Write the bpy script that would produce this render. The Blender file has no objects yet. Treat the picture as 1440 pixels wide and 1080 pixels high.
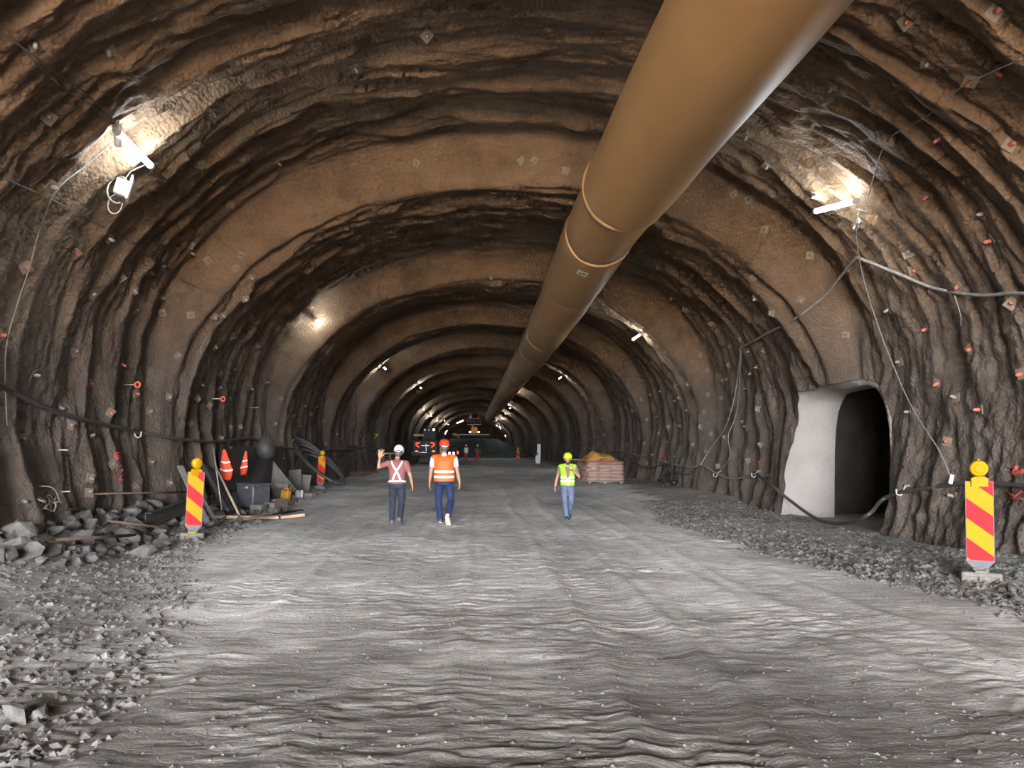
import bpy, bmesh, math, random
import numpy as np
from mathutils import Vector, Matrix, Euler

scene = bpy.context.scene
COL = scene.collection

# ------------------------------------------------------------------ camera
CAM_H = 1.75                 # eye height
VPX, VPY, FPX = 663.0, 626.0, 1000.0   # tunnel axis direction and focal length in the 1440x1080 frame
cam_data = bpy.data.cameras.new('camera')
cam_data.sensor_width = 36.0
cam_data.lens = 36.0 * FPX / 1440.0
cam_data.shift_x = (720 - VPX) / 1440.0
cam_data.shift_y = (VPY - 540) / 1440.0
cam_data.clip_end = 600
cam = bpy.data.objects.new('camera', cam_data)
COL.objects.link(cam)
cam.location = (0, 0, CAM_H)
cam.rotation_euler = (math.pi / 2, 0, 0)
scene.camera = cam

# ------------------------------------------------------------------ daylight: open sky outside the tunnel mouth behind the camera
PORTAL_Y = -21.0
world = bpy.data.worlds.new('world')
scene.world = world
world.use_nodes = True
bg = world.node_tree.nodes['Background']
bg.inputs[0].default_value = (0.94, 0.96, 1.0, 1)
bg.inputs[1].default_value = 115.0
sun_data = bpy.data.lights.new('sun', 'SUN')
sun_data.energy = 170.0
sun_data.angle = math.radians(0.6)
sun_data.color = (1.0, 0.90, 0.75)
sun = bpy.data.objects.new('sun', sun_data)
COL.objects.link(sun)
sun.rotation_euler = (math.radians(38), math.radians(10), 0)   # shines outward onto the yard in front of the mouth
pl = bpy.data.lights.new('portal', 'AREA')
pl.shape = 'RECTANGLE'
pl.size = 17.5
pl.size_y = 9.5
pl.cycles.is_portal = True      # sampling guide for the sky through the tunnel mouth, emits nothing
plo = bpy.data.objects.new('portal', pl)
COL.objects.link(plo)
BEND = 3.2                      # the drive curves left behind the camera, towards its mouth
plo.location = (0.75 - BEND, PORTAL_Y + 0.2, 4.4)
plo.rotation_euler = (math.pi / 2, 0, 0)

vs = scene.view_settings
scene.display_settings.display_device = 'sRGB'
vs.view_transform = 'Standard'
vs.look = 'None'
vs.gamma = 1.0
vs.use_curve_mapping = False
vs.exposure = 0.45
scene.cycles.use_denoising = True
scene.cycles.max_bounces = 5
scene.cycles.diffuse_bounces = 4
scene.cycles.adaptive_threshold = 0.04
scene.cycles.sample_clamp_indirect = 6.0

# ------------------------------------------------------------------ helpers
RNG = random.Random(7)

def tag(o, label=None, cat=None, group=None, kind=None):
    if label: o['label'] = label
    if cat: o['category'] = cat
    if group: o['group'] = group
    if kind: o['kind'] = kind
    return o

def empty(name, loc=(0, 0, 0), rz=0.0, label=None, cat=None, group=None, rot=None):
    o = bpy.data.objects.new(name, None)
    o.empty_display_size = 0.1
    COL.objects.link(o)
    o.location = loc
    o.rotation_euler = rot if rot else (0, 0, rz)
    return tag(o, label, cat, group)

def link(name, me, m=None, parent=None, loc=None, rot=None, scale=None):
    o = bpy.data.objects.new(name, me)
    COL.objects.link(o)
    if m is not None and not me.materials:
        me.materials.append(m)
    if parent is not None: o.parent = parent
    if loc is not None: o.location = loc
    if rot is not None: o.rotation_euler = rot
    if scale is not None: o.scale = scale
    return o

def copy_tree(o, parent=None):
    c = o.copy()
    COL.objects.link(c)
    c.parent = parent
    for ch in list(o.children):
        copy_tree(ch, c)
    return c

def smooth(me, on=True):
    me.polygons.foreach_set('use_smooth', [on] * len(me.polygons))
    return me

class MB:
    """collects geometry for one mesh"""
    def __init__(self):
        self.v = []; self.f = []; self.mi = []; self.sm = []
    def add(self, vs_, fs, mi=0, sm=False):
        o = len(self.v)
        self.v += [tuple(p) for p in vs_]
        for f in fs:
            self.f.append([i + o for i in f]); self.mi.append(mi); self.sm.append(sm)
        return self
    def box(self, c, s, rot=None, mi=0, taper=1.0, bevel=0.0):
        sx, sy, sz = s[0] / 2, s[1] / 2, s[2] / 2
        if bevel > 0:
            b = min(bevel, sx * .9, sy * .9, sz * .9)
            P = []
            # 24-vertex chamfered box
            for dz in (-1, 1):
                for dx, dy in ((-1, -1), (1, -1), (1, 1), (-1, 1)):
                    t = taper if dz > 0 else 1.0
                    P += [((dx * (sx - b)) * t, (dy * (sy - b)) * t, dz * sz),
                          ((dx * sx) * t, (dy * (sy - b)) * t, dz * (sz - b)),
                          ((dx * (sx - b)) * t, (dy * sy) * t, dz * (sz - b))]
            bm = bmesh.new()
            for p in P: bm.verts.new(p)
            bmesh.ops.convex_hull(bm, input=bm.verts)
            bm.verts.ensure_lookup_table(); bm.verts.index_update()
            pts = [v.co.copy() for v in bm.verts]; fs = [[v.index for v in f.verts] for f in bm.faces]
            bm.free()
        else:
            pts = [Vector((dx * sx * (taper if dz > 0 else 1), dy * sy * (taper if dz > 0 else 1), dz * sz))
                   for dz in (-1, 1) for dx, dy in ((-1, -1), (1, -1), (1, 1), (-1, 1))]
            fs = [[3, 2, 1, 0], [4, 5, 6, 7], [0, 1, 5, 4], [1, 2, 6, 5], [2, 3, 7, 6], [3, 0, 4, 7]]
        if rot is not None:
            R = Euler(rot).to_matrix() if not isinstance(rot, Matrix) else rot
            pts = [R @ p for p in pts]
        c = Vector(c)
        return self.add([p + c for p in pts], fs, mi)
    def tube(self, path, r, n=8, cap=True, mi=0, flat=1.0):
        """tube along a path; r is a number or a list"""
        path = [Vector(p) for p in path]
        N = len(path)
        rs = r if isinstance(r, (list, tuple)) else [r] * N
        up = None; P = []
        for i, p in enumerate(path):
            d = (path[min(i + 1, N - 1)] - path[max(i - 1, 0)])
            if d.length < 1e-9: d = Vector((0, 0, 1))
            d.normalize()
            if up is None:
                up = Vector((0, 0, 1)) if abs(d.z) < .9 else Vector((1, 0, 0))
            s = d.cross(up)
            if s.length < 1e-6: s = d.orthogonal()
            s.normalize(); up = s.cross(d).normalized()
            for k in range(n):
                a = 2 * math.pi * k / n
                P.append(p + s * math.cos(a) * rs[i] + up * math.sin(a) * rs[i] * flat)
        fs = []
        for i in range(N - 1):
            for k in range(n):
                k2 = (k + 1) % n
                fs.append([i * n + k, i * n + k2, (i + 1) * n + k2, (i + 1) * n + k])
        self.add(P, fs, mi, True)
        if cap:
            o = len(self.v) - len(P)
            self.f.append([o + k for k in range(n)][::-1]); self.mi.append(mi); self.sm.append(False)
            self.f.append([o + (N - 1) * n + k for k in range(n)]); self.mi.append(mi); self.sm.append(False)
        return self
    def lathe(self, prof, n=16, axis='z', c=(0, 0, 0), mi=0, R=None):
        """prof: list of (radius, height)"""
        P = []; c = Vector(c)
        for (r, h) in prof:
            for k in range(n):
                a = 2 * math.pi * k / n
                q = Vector((r * math.cos(a), r * math.sin(a), h))
                if axis == 'y': q = Vector((q.x, q.z, q.y))
                if axis == 'x': q = Vector((q.z, q.x, q.y))
                if R is not None: q = R @ q
                P.append(q + c)
        fs = []
        for i in range(len(prof) - 1):
            for k in range(n):
                k2 = (k + 1) % n
                fs.append([i * n + k, i * n + k2, (i + 1) * n + k2, (i + 1) * n + k])
        fs.append([k for k in range(n)][::-1]); fs.append([(len(prof) - 1) * n + k for k in range(n)])
        return self.add(P, fs, mi, True)
    def prism(self, poly, d, mi=0, M=None):
        """poly: list of (x,z) in the front plane, extruded d along +y"""
        n = len(poly)
        P = [Vector((x, 0, z)) for x, z in poly] + [Vector((x, d, z)) for x, z in poly]
        if M is not None: P = [M @ p for p in P]
        fs = [list(range(n)), list(range(2 * n - 1, n - 1, -1))]
        for i in range(n):
            j = (i + 1) % n
            fs.append([j, i, n + i, n + j])
        return self.add(P, fs, mi)
    def mesh(self, name, mats=None):
        me = bpy.data.meshes.new(name)
        me.from_pydata(self.v, [], self.f)
        me.polygons.foreach_set('material_index', self.mi)
        me.polygons.foreach_set('use_smooth', self.sm)
        if mats is not None:
            for m in (mats if isinstance(mats, (list, tuple)) else [mats]): me.materials.append(m)
        me.update()
        return me
    def build(self, name, m, parent=None, loc=None, rot=None):
        return link(name, self.mesh(name, m), None, parent, loc, rot)

# ------------------------------------------------------------------ procedural materials
def material(name, c1, c2=None, rough=0.8, metal=0.0, scale=8.0, bump=0.0, bscale=60.0, emit=0.0, spec=0.3, trans=0.0, alpha=1.0, coat=0.0, detail=6.0):
    m = bpy.data.materials.new(name)
    m.use_nodes = True
    nt = m.node_tree; N = nt.nodes; L = nt.links
    b = N['Principled BSDF']
    b.inputs['Roughness'].default_value = rough
    b.inputs['Metallic'].default_value = metal
    b.inputs['Specular IOR Level'].default_value = spec
    if c2 is None: c2 = tuple(x * 0.8 for x in c1)
    tc = N.new('ShaderNodeTexCoord')
    nz = N.new('ShaderNodeTexNoise'); nz.inputs['Scale'].default_value = scale; nz.inputs['Detail'].default_value = detail
    L.new(tc.outputs['Object'], nz.inputs['Vector'])
    rp = N.new('ShaderNodeValToRGB')
    rp.color_ramp.elements[0].position = 0.35; rp.color_ramp.elements[1].position = 0.68
    rp.color_ramp.elements[0].color = (*c2, 1); rp.color_ramp.elements[1].color = (*c1, 1)
    L.new(nz.outputs['Fac'], rp.inputs['Fac'])
    L.new(rp.outputs['Color'], b.inputs['Base Color'])
    if bump > 0:
        n2 = N.new('ShaderNodeTexNoise'); n2.inputs['Scale'].default_value = bscale; n2.inputs['Detail'].default_value = 4
        L.new(tc.outputs['Object'], n2.inputs['Vector'])
        bp = N.new('ShaderNodeBump'); bp.inputs['Strength'].default_value = 1.0; bp.inputs['Distance'].default_value = bump
        L.new(n2.outputs['Fac'], bp.inputs['Height']); L.new(bp.outputs['Normal'], b.inputs['Normal'])
    if emit > 0:
        b.inputs['Emission Strength'].default_value = emit
        b.inputs['Emission Color'].default_value = (*c1, 1)
    if trans > 0: b.inputs['Transmission Weight'].default_value = trans
    if alpha < 1: b.inputs['Alpha'].default_value = alpha
    if coat > 0: b.inputs['Coat Weight'].default_value = coat
    return m

def shotcrete(name, up, low, dark, zlo=2.5, zhi=6.5):
    """sprayed concrete: pebbly relief, warm above, greyer towards the floor"""
    m = bpy.data.materials.new(name); m.use_nodes = True
    nt = m.node_tree; N = nt.nodes; L = nt.links
    b = N['Principled BSDF']; b.inputs['Roughness'].default_value = 0.85; b.inputs['Specular IOR Level'].default_value = 0.25
    geo = N.new('ShaderNodeNewGeometry')
    sep = N.new('ShaderNodeSeparateXYZ'); L.new(geo.outputs['Position'], sep.inputs[0])
    mp = N.new('ShaderNodeMapRange'); mp.interpolation_type = 'SMOOTHSTEP'
    mp.inputs['From Min'].default_value = zlo; mp.inputs['From Max'].default_value = zhi
    L.new(sep.outputs['Z'], mp.inputs['Value'])
    mix = N.new('ShaderNodeMix'); mix.data_type = 'RGBA'
    mix.inputs[6].default_value = (*low, 1); mix.inputs[7].default_value = (*up, 1)
    L.new(mp.outputs['Result'], mix.inputs[0])
    n1 = N.new('ShaderNodeTexNoise'); n1.inputs['Scale'].default_value = 0.9; n1.inputs['Detail'].default_value = 8; n1.inputs['Roughness'].default_value = 0.65
    L.new(geo.outputs['Position'], n1.inputs['Vector'])
    rp = N.new('ShaderNodeValToRGB'); rp.color_ramp.elements[0].position = 0.38; rp.color_ramp.elements[1].position = 0.62
    rp.color_ramp.elements[0].color = (*dark, 1); rp.color_ramp.elements[1].color = (1, 1, 1, 1)
    L.new(n1.outputs['Fac'], rp.inputs['Fac'])
    mul = N.new('ShaderNodeMix'); mul.data_type = 'RGBA'; mul.blend_type = 'MULTIPLY'; mul.inputs[0].default_value = 1.0
    L.new(mix.outputs[2], mul.inputs[6]); L.new(rp.outputs['Color'], mul.inputs[7])
    L.new(mul.outputs[2], b.inputs['Base Color'])
    n2 = N.new('ShaderNodeTexNoise'); n2.inputs['Scale'].default_value = 9; n2.inputs['Detail'].default_value = 5; n2.inputs['Roughness'].default_value = 0.7
    L.new(geo.outputs['Position'], n2.inputs['Vector'])
    v = N.new('ShaderNodeTexVoronoi'); v.inputs['Scale'].default_value = 17; v.feature = 'F1'
    L.new(geo.outputs['Position'], v.inputs['Vector'])
    ma = N.new('ShaderNodeMath'); ma.operation = 'MULTIPLY_ADD'; ma.inputs[1].default_value = -0.8
    L.new(v.outputs['Distance'], ma.inputs[0]); L.new(n2.outputs['Fac'], ma.inputs[2])
    bp = N.new('ShaderNodeBump'); bp.inputs['Distance'].default_value = 0.026; bp.inputs['Strength'].default_value = 0.9
    L.new(ma.outputs[0], bp.inputs['Height']); L.new(bp.outputs['Normal'], b.inputs['Normal'])
    return m

def ground_material(name):
    """trodden crushed-rock dust, pale and dry with dark patches and a painted darkening near the camera, relief drawn out across the drive"""
    m = bpy.data.materials.new(name); m.use_nodes = True
    nt = m.node_tree; N = nt.nodes; L = nt.links
    b = N['Principled BSDF']; b.inputs['Roughness'].default_value = 0.8; b.inputs['Specular IOR Level'].default_value = 0.3
    geo = N.new('ShaderNodeNewGeometry')
    def noise(scale, vec=None, detail=6, rough=.6):
        n = N.new('ShaderNodeTexNoise'); n.inputs['Scale'].default_value = scale; n.inputs['Detail'].default_value = detail; n.inputs['Roughness'].default_value = rough
        if vec is None: L.new(geo.outputs['Position'], n.inputs['Vector'])
        else:
            mp = N.new('ShaderNodeMapping'); mp.inputs['Scale'].default_value = vec
            L.new(geo.outputs['Position'], mp.inputs['Vector']); L.new(mp.outputs['Vector'], n.inputs['Vector'])
        return n
    big = noise(1.0, (.45, .3, .4), 6, .62)
    rp = N.new('ShaderNodeValToRGB'); e = rp.color_ramp.elements
    e[0].position = .34; e[0].color = (.34, .33, .31, 1); e[1].position = .60; e[1].color = (.64, .63, .605, 1)
    L.new(big.outputs['Fac'], rp.inputs['Fac'])
    st = noise(1.0, (2.2, 13, 4), 7, .68)
    rp2 = N.new('ShaderNodeValToRGB'); e = rp2.color_ramp.elements
    e[0].position = .36; e[0].color = (.50, .49, .475, 1); e[1].position = .60; e[1].color = (1.06, 1.06, 1.06, 1)
    L.new(st.outputs['Fac'], rp2.inputs['Fac'])
    mul = N.new('ShaderNodeMix'); mul.data_type = 'RGBA'; mul.blend_type = 'MULTIPLY'; mul.inputs[0].default_value = 1
    L.new(rp.outputs['Color'], mul.inputs[6]); L.new(rp2.outputs['Color'], mul.inputs[7])
    # dark ragged patch painted around the camera, offsetting the strong light there
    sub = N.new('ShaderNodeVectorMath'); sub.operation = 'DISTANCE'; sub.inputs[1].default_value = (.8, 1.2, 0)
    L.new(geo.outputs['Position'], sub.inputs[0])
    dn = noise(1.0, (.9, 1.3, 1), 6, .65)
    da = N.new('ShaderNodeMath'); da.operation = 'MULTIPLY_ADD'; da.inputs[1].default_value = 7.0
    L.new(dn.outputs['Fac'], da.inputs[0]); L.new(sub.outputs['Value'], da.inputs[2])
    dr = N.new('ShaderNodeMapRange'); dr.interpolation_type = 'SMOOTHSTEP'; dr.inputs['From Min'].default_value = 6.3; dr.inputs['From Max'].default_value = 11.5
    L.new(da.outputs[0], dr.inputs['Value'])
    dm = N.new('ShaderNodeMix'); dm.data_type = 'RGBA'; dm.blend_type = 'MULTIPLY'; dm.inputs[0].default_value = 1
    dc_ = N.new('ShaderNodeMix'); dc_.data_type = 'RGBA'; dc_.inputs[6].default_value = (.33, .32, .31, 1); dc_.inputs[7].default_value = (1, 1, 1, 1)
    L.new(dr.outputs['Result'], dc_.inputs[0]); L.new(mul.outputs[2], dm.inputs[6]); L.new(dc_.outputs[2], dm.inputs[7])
    # loose dark rubble bed along both walls (spread stored on the mesh)
    er = N.new('ShaderNodeAttribute'); er.attribute_name = 'rubble'
    ec = N.new('ShaderNodeMix'); ec.data_type = 'RGBA'; ec.inputs[6].default_value = (1, 1, 1, 1); ec.inputs[7].default_value = (.40, .39, .37, 1); L.new(er.outputs['Fac'], ec.inputs[0])
    em = N.new('ShaderNodeMix'); em.data_type = 'RGBA'; em.blend_type = 'MULTIPLY'; em.inputs[0].default_value = 1
    L.new(dm.outputs[2], em.inputs[6]); L.new(ec.outputs[2], em.inputs[7])
    L.new(em.outputs[2], b.inputs['Base Color'])
    f1 = noise(1.0, (13, 36, 20), 5, .7); f2 = noise(34, None, 3, .6)
    ad = N.new('ShaderNodeMath'); ad.operation = 'MULTIPLY_ADD'; ad.inputs[1].default_value = .6
    L.new(f2.outputs['Fac'], ad.inputs[0]); L.new(f1.outputs['Fac'], ad.inputs[2])
    bp = N.new('ShaderNodeBump'); bp.inputs['Distance'].default_value = .022; bp.inputs['Strength'].default_value = .8
    L.new(ad.outputs[0], bp.inputs['Height']); L.new(bp.outputs['Normal'], b.inputs['Normal'])
    return m

M = {}
M['shot'] = shotcrete('sprayed_concrete', (.122, .076, .044), (.090, .072, .059), (.62, .60, .58))
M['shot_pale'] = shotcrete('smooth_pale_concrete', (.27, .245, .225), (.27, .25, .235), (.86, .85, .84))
M['shot_shade'] = material('painted_niche_shade', (.030, .027, .024), (.018, .016, .014), .9, scale=2, bump=.04, bscale=4)  # near-black colour stands in for the shade deep in the side opening
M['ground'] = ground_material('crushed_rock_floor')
M['yard'] = material('yard_earth', (.42, .33, .23), (.36, .28, .2), .9)
M['rock'] = material('broken_rock', (.11, .105, .098), (.055, .052, .048), .85, scale=5, bump=.01, bscale=30)
M['gravel'] = material('gravel', (.19, .182, .172), (.045, .043, .04), .85, scale=3, bump=.006, bscale=60)
M['duct'] = material('duct_fabric', (.30, .168, .066), (.275, .152, .058), .55, scale=1.5, bump=.004, bscale=5, spec=.4)
M['tube'] = material('lit_tube', (.86, .95, 1), (.86, .95, 1), .4, emit=230)
M['white'] = material('white_plastic', (.55, .54, .52), (.46, .45, .43), .45)
M['cable'] = material('cable_black', (.03, .028, .026), (.06, .055, .05), .55, scale=20)
M['cable_g'] = material('cable_dusty', (.20, .185, .17), (.13, .12, .11), .7, scale=12)
M['steel'] = material('dull_steel', (.45, .44, .42), (.33, .32, .30), .5, metal=.6, scale=20)
M['rust'] = material('rusty_steel', (.12, .07, .045), (.06, .042, .033), .8, scale=25, bump=.002)
# ------------------------------------------------------------------ numpy noise
def vnoise(x, y, seed):
    r = np.random.RandomState(seed); T = r.rand(256, 256)
    xi = np.floor(x).astype(np.int64); yi = np.floor(y).astype(np.int64)
    fx = x - xi; fy = y - yi
    fx = fx * fx * fx * (fx * (fx * 6 - 15) + 10); fy = fy * fy * fy * (fy * (fy * 6 - 15) + 10)
    a = T[xi % 256, yi % 256]; b = T[(xi + 1) % 256, yi % 256]; c = T[xi % 256, (yi + 1) % 256]; d = T[(xi + 1) % 256, (yi + 1) % 256]
    return (a + (b - a) * fx) * (1 - fy) + (c + (d - c) * fx) * fy - 0.5

def fbm(x, y, seed, octs=4, gain=.5, lac=2.0):
    s = 0; a = 1.0; t = 0
    for i in range(octs):
        s = s + a * vnoise(x * lac ** i + 17.3 * i, y * lac ** i + 5.7 * i, seed + i); t += a; a *= gain
    return s / t

def sstep(a, b, x):
    t = np.clip((x - a) / (b - a), 0, 1)
    return t * t * (3 - 2 * t)

# ------------------------------------------------------------------ tunnel section
CX, Z0, AX, BZ = 0.75, 2.2, 7.95, 6.05
def section(n):
    pts = []
    for z in np.linspace(-0.5, Z0, 80)[:-1]:
        pts.append((-(AX - .32 * ((Z0 - z) / 2.2) ** 1.6), z))
    for t in np.linspace(math.pi, 0, 700):
        c, s = math.cos(t), math.sin(t)
        k = 2 / 2.1
        pts.append((AX * math.copysign(abs(c) ** k, c), Z0 + BZ * abs(s) ** k))
    for z in np.linspace(Z0, -0.5, 80)[1:]:
        pts.append((AX - .32 * ((Z0 - z) / 2.2) ** 1.6, z))
    P = np.array(pts); d = np.r_[0, np.cumsum(np.hypot(*np.diff(P, axis=0).T))]
    s = np.linspace(0, d[-1], n)
    Q = np.c_[np.interp(s, d, P[:, 0]), np.interp(s, d, P[:, 1])]
    T = np.gradient(Q, s, axis=0); T /= np.linalg.norm(T, axis=1)[:, None]
    return s, Q, np.c_[-T[:, 1], T[:, 0]]      # outward normals

NC = 540
S, Q, NRM = section(NC)
YROWS = [PORTAL_Y]
while YROWS[-1] < 6.0: YROWS.append(YROWS[-1] + .35)
while YROWS[-1] < 192: YROWS.append(YROWS[-1] + max(.035, .0038 * YROWS[-1]))
YR = np.array(YROWS); NR = len(YR)
SS, YY = np.meshgrid(S, YR)
STEP0, PER = 16.0, 9.55
def relief(SS, YY, z):
    crown = sstep(2.0, 6.5, z)
    warp = 0.55 * fbm(SS / 3.2, YY / 2.5, 11, 3) + 0.12 * fbm(SS / .8, YY / .8, 12, 2)
    y = YY + warp * (1.0 - .35 * crown)
    p = ((YY + .35 * fbm(SS / 4, YY / 30, 13, 2) - STEP0) / PER) % 1.0
    W = .075
    saw = np.where(p < W, 1 - p / W, (p - W) / (1 - W))          # outward, 1 at the lip before the step
    saw = saw * saw * (3 - 2 * saw) * .4 + saw * .6
    band = 1 - sstep(W * .9, W * 1.6, p) * (1 - sstep(.97, 1.0, p))
    d = (saw - .38) * (.30 + .72 * crown)
    nearR = (1 - sstep(13.2, 15.5, YY)) * sstep(12, 13.5, SS)      # the near right wall is lumpy, without ribs
    ribs = (np.abs(np.sin(math.pi * y / 1.02)) ** .8 - .6)       # one bulge for each arch rib
    d = d + ribs * (1 - .8 * nearR) * (.15 - .05 * crown) * (1 - .75 * band) * (.6 + 1.0 * np.clip(fbm(SS / 2.2, YY / 1.2, 14, 2) + .5, 0, 1))
    n1 = fbm(SS / 3.4, y / .8, 21, 4, .5) * crown + (1 - crown) * (1 - nearR) * fbm(SS / 2.0, y / .8, 22, 4, .5) + (1 - crown) * nearR * .75 * fbm(SS / 1.0, YY / .8, 23, 4, .6)
    n1 = np.sign(n1) * np.abs(n1) ** .8
    d = d + n1 * .42 * (1 - .7 * band) * (.75 + .25 * crown)
    n2 = fbm(SS / 1.5, y / .33, 31, 3, .55)
    d = d + (np.abs(n2) - .12) * (.20 + .18 * crown) * (1 - .7 * band)
    n3 = fbm(SS / .8, y / .17, 35, 3, .6)
    d = d + (np.abs(n3) - .1) * .13 * (1 - .75 * band) * (1 - .6 * nearR)
    d = d + .09 * fbm(SS / .9, YY / .9, 41, 3) + .03 * fbm(SS / .22, YY / .22, 45, 2)
    # folds of sprayed crust hanging across the crown
    g = (y / .62 + 1.4 * fbm(SS / 2.6, YY / 1.6, 51, 3)) % 1.0
    d = d + crown * (1 - band) * .17 * (g - .5) * sstep(-.15, .2, fbm(SS / 3, YY / 2, 55, 2))
    return d
DD = relief(SS, YY, np.broadcast_to(Q[:, 1], SS.shape))
fade = 1 - sstep(1, 8, -YY)
V = np.empty((NR, NC, 3))
V[..., 0] = CX + Q[None, :, 0] + NRM[None, :, 0] * DD - BEND * (np.minimum(YY, 0) / PORTAL_Y) ** 2
V[..., 1] = YY
V[..., 2] = Q[None, :, 1] + NRM[None, :, 1] * DD
du = np.gradient(V, axis=1); dv = np.gradient(V, axis=0)
NV = np.cross(du, dv); NV /= np.linalg.norm(NV, axis=2)[..., None]
# facing the inside
mid = NV[NR // 2, NC // 2]
FLIP = bool(mid[2] > 0)
if FLIP: NV = -NV

def grid_mesh(name, V, N=None, keep=None, flip=False):
    R, C = V.shape[:2]
    idx = np.arange(R * C).reshape(R, C)
    a, b, c, d = idx[:-1, :-1], idx[:-1, 1:], idx[1:, 1:], idx[1:, :-1]
    F = np.stack([a, d, c, b] if flip else [a, b, c, d], -1).reshape(-1, 4)
    if keep is not None: F = F[keep.reshape(-1)]
    me = bpy.data.meshes.new(name)
    me.vertices.add(R * C); me.vertices.foreach_set('co', V.reshape(-1))
    me.loops.add(F.size); me.loops.foreach_set('vertex_index', F.reshape(-1).astype(np.int32))
    me.polygons.add(len(F)); me.polygons.foreach_set('loop_start', np.arange(0, F.size, 4, dtype=np.int32))
    me.polygons.foreach_set('loop_total', np.full(len(F), 4, np.int32))
    me.update(calc_edges=True); smooth(me)
    if N is not None: me.normals_split_custom_set_from_vertices(N.reshape(-1, 3).tolist())
    return me

# column ranges: left wall | ceiling | right wall, parted at 4.3 m
zc = Q[:, 1]
cl = int(np.argmax(zc > 4.3)); cr = NC - 1 - int(np.argmax(zc[::-1] > 4.3))

# niche in the right wall
NY0, NY1, NTOP = 15.0, 19.1, 3.3
NYC, NYH = (NY0 + NY1) / 2, (NY1 - NY0) / 2
def niche_r(a):
    """outline radius about (NYC, -0.45), angle a from 0 to pi"""
    c, s = abs(math.cos(a)), abs(math.sin(a))
    e = 5.0
    return ((c / NYH) ** e + (s / (NTOP + .45)) ** e) ** (-1 / e)
VR = V[:, cr:, :].copy(); NRR = NV[:, cr:, :].copy()
yy, zz = VR[..., 1], VR[..., 2]
ang = np.arctan2(zz + .45, yy - NYC)
rad = np.hypot(zz + .45, yy - NYC)
nr = np.vectorize(niche_r)(np.clip(ang, 0, math.pi))
wob = .10 * fbm(ang * 3, ang * 0 + 3.3, 61, 3)
inside = (rad < nr * (1 + wob)) & (zz > -.46) | ((np.abs(yy - NYC) < NYH * .98) & (zz <= -.44))
cell = inside[:-1, :-1] & inside[:-1, 1:] & inside[1:, 1:] & inside[1:, :-1]
# rim = vertices shared by removed and kept cells
touch_in = np.zeros(inside.shape, bool); touch_out = np.zeros(inside.shape, bool)
for (i, j) in ((0, 0), (0, 1), (1, 0), (1, 1)):
    touch_in[i:i + cell.shape[0], j:j + cell.shape[1]] |= cell
    touch_out[i:i + cell.shape[0], j:j + cell.shape[1]] |= ~cell
rim = touch_in & touch_out
# the lining bellies smoothly towards the opening on its far side
rimidx = np.argwhere(rim)
order = sorted(range(len(rimidx)), key=lambda k: math.atan2(VR[tuple(rimidx[k])][2] + .45, VR[tuple(rimidx[k])][1] - NYC))
rimpts = np.array([VR[tuple(rimidx[k])] for k in order])
# smooth the jagged rim
sm = rimpts.copy()
for _ in range(6): sm[1:-1] = (sm[:-2] + 2 * sm[1:-1] + sm[2:]) / 4
for q, k in enumerate(order): VR[tuple(rimidx[k])] = sm[q]

def struct(name, me, m, label=None, parent=None):
    o = link(name, me, m, parent); o['kind'] = 'structure'
    if label: o['label'] = label
    return o
wall_left = struct('wall_left', grid_mesh('wall_left', V[:, :cl + 1], NV[:, :cl + 1], None, FLIP), M['shot'], 'rough grey-brown sprayed concrete side wall on the left')
ceiling = struct('ceiling', grid_mesh('ceiling', V[:, cl:cr + 1], NV[:, cl:cr + 1], None, FLIP), M['shot'], 'ribbed brown sprayed concrete vault of the tunnel')
wall_right = struct('wall_right', grid_mesh('wall_right', VR, NRR, ~cell, FLIP), M['shot'], 'rough sprayed concrete side wall on the right with a side opening')

# niche lining: rows swept from the rim into the rock
depths = [0, .06, .14, .26, .42, .65, .95, 1.2, 1.26, 1.27, 1.3, 1.7, 3.6, 8.0]
WIDE = [0, 0, 0, 0, 0, 0, 0, 0, .01, .15, .36, .45, .5, .5]
NL = len(sm); G = np.empty((len(depths), NL, 3))
for k, d in enumerate(depths):
    b = min(1.0, d / .5); b = b * b * (3 - 2 * b)
    for q in range(NL):
        x, y, z = sm[q]
        a = math.atan2(z + .45, y - NYC); r = niche_r(min(max(a, 0), math.pi)) * (1 - .05 * b) * (1 + WIDE[k])
        ty, tz = NYC + r * math.cos(a), -.45 + r * math.sin(a)
        x0 = x * (1 - b) + 8.45 * b
        G[k, q] = (x0 + d, y * (1 - b) + ty * b, z * (1 - b) + tz * b)
tt = np.arange(NL) * .05
for k, d in enumerate(depths):
    nzv = .05 * fbm(tt / .5, np.full(NL, d / .5), 71, 3) * min(1, d * 2)
    G[k, :, 1] += nzv; G[k, :, 2] += nzv
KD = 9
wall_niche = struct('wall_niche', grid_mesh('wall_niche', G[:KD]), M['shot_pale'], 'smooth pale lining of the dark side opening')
struct('wall_niche_inner', grid_mesh('wall_niche_inner', G[KD - 1:]), M['shot_shade'], 'dark rough inner part of the side opening')
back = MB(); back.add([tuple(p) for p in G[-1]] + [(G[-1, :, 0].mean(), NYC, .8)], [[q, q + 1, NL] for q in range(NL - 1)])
struct('wall_niche_back', back.mesh('wall_niche_back'), M['shot_shade'], 'dark end of the side opening')

# tunnel face far away
F = MB(); ring = [tuple(p) for p in V[-1]]
prev = ring
for k in range(1, 7):
    t = 1 - k / 6.5
    cur = [(CX + (x - CX) * t, y + 1.8 * (1 - t) + RNG.uniform(-.12, .12), -.5 + (z + .5) * t) for x, y, z in ring]
    n = len(ring)
    F.add(prev + cur, [[i, i + 1, n + i + 1, n + i] for i in range(n - 1)], 0, True); prev = cur
F.add(prev, [list(range(len(prev)))])
wall_far = struct('wall_far', F.mesh('wall_far'), M['shot'], 'rough working face closing the far end of the tunnel')

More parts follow.
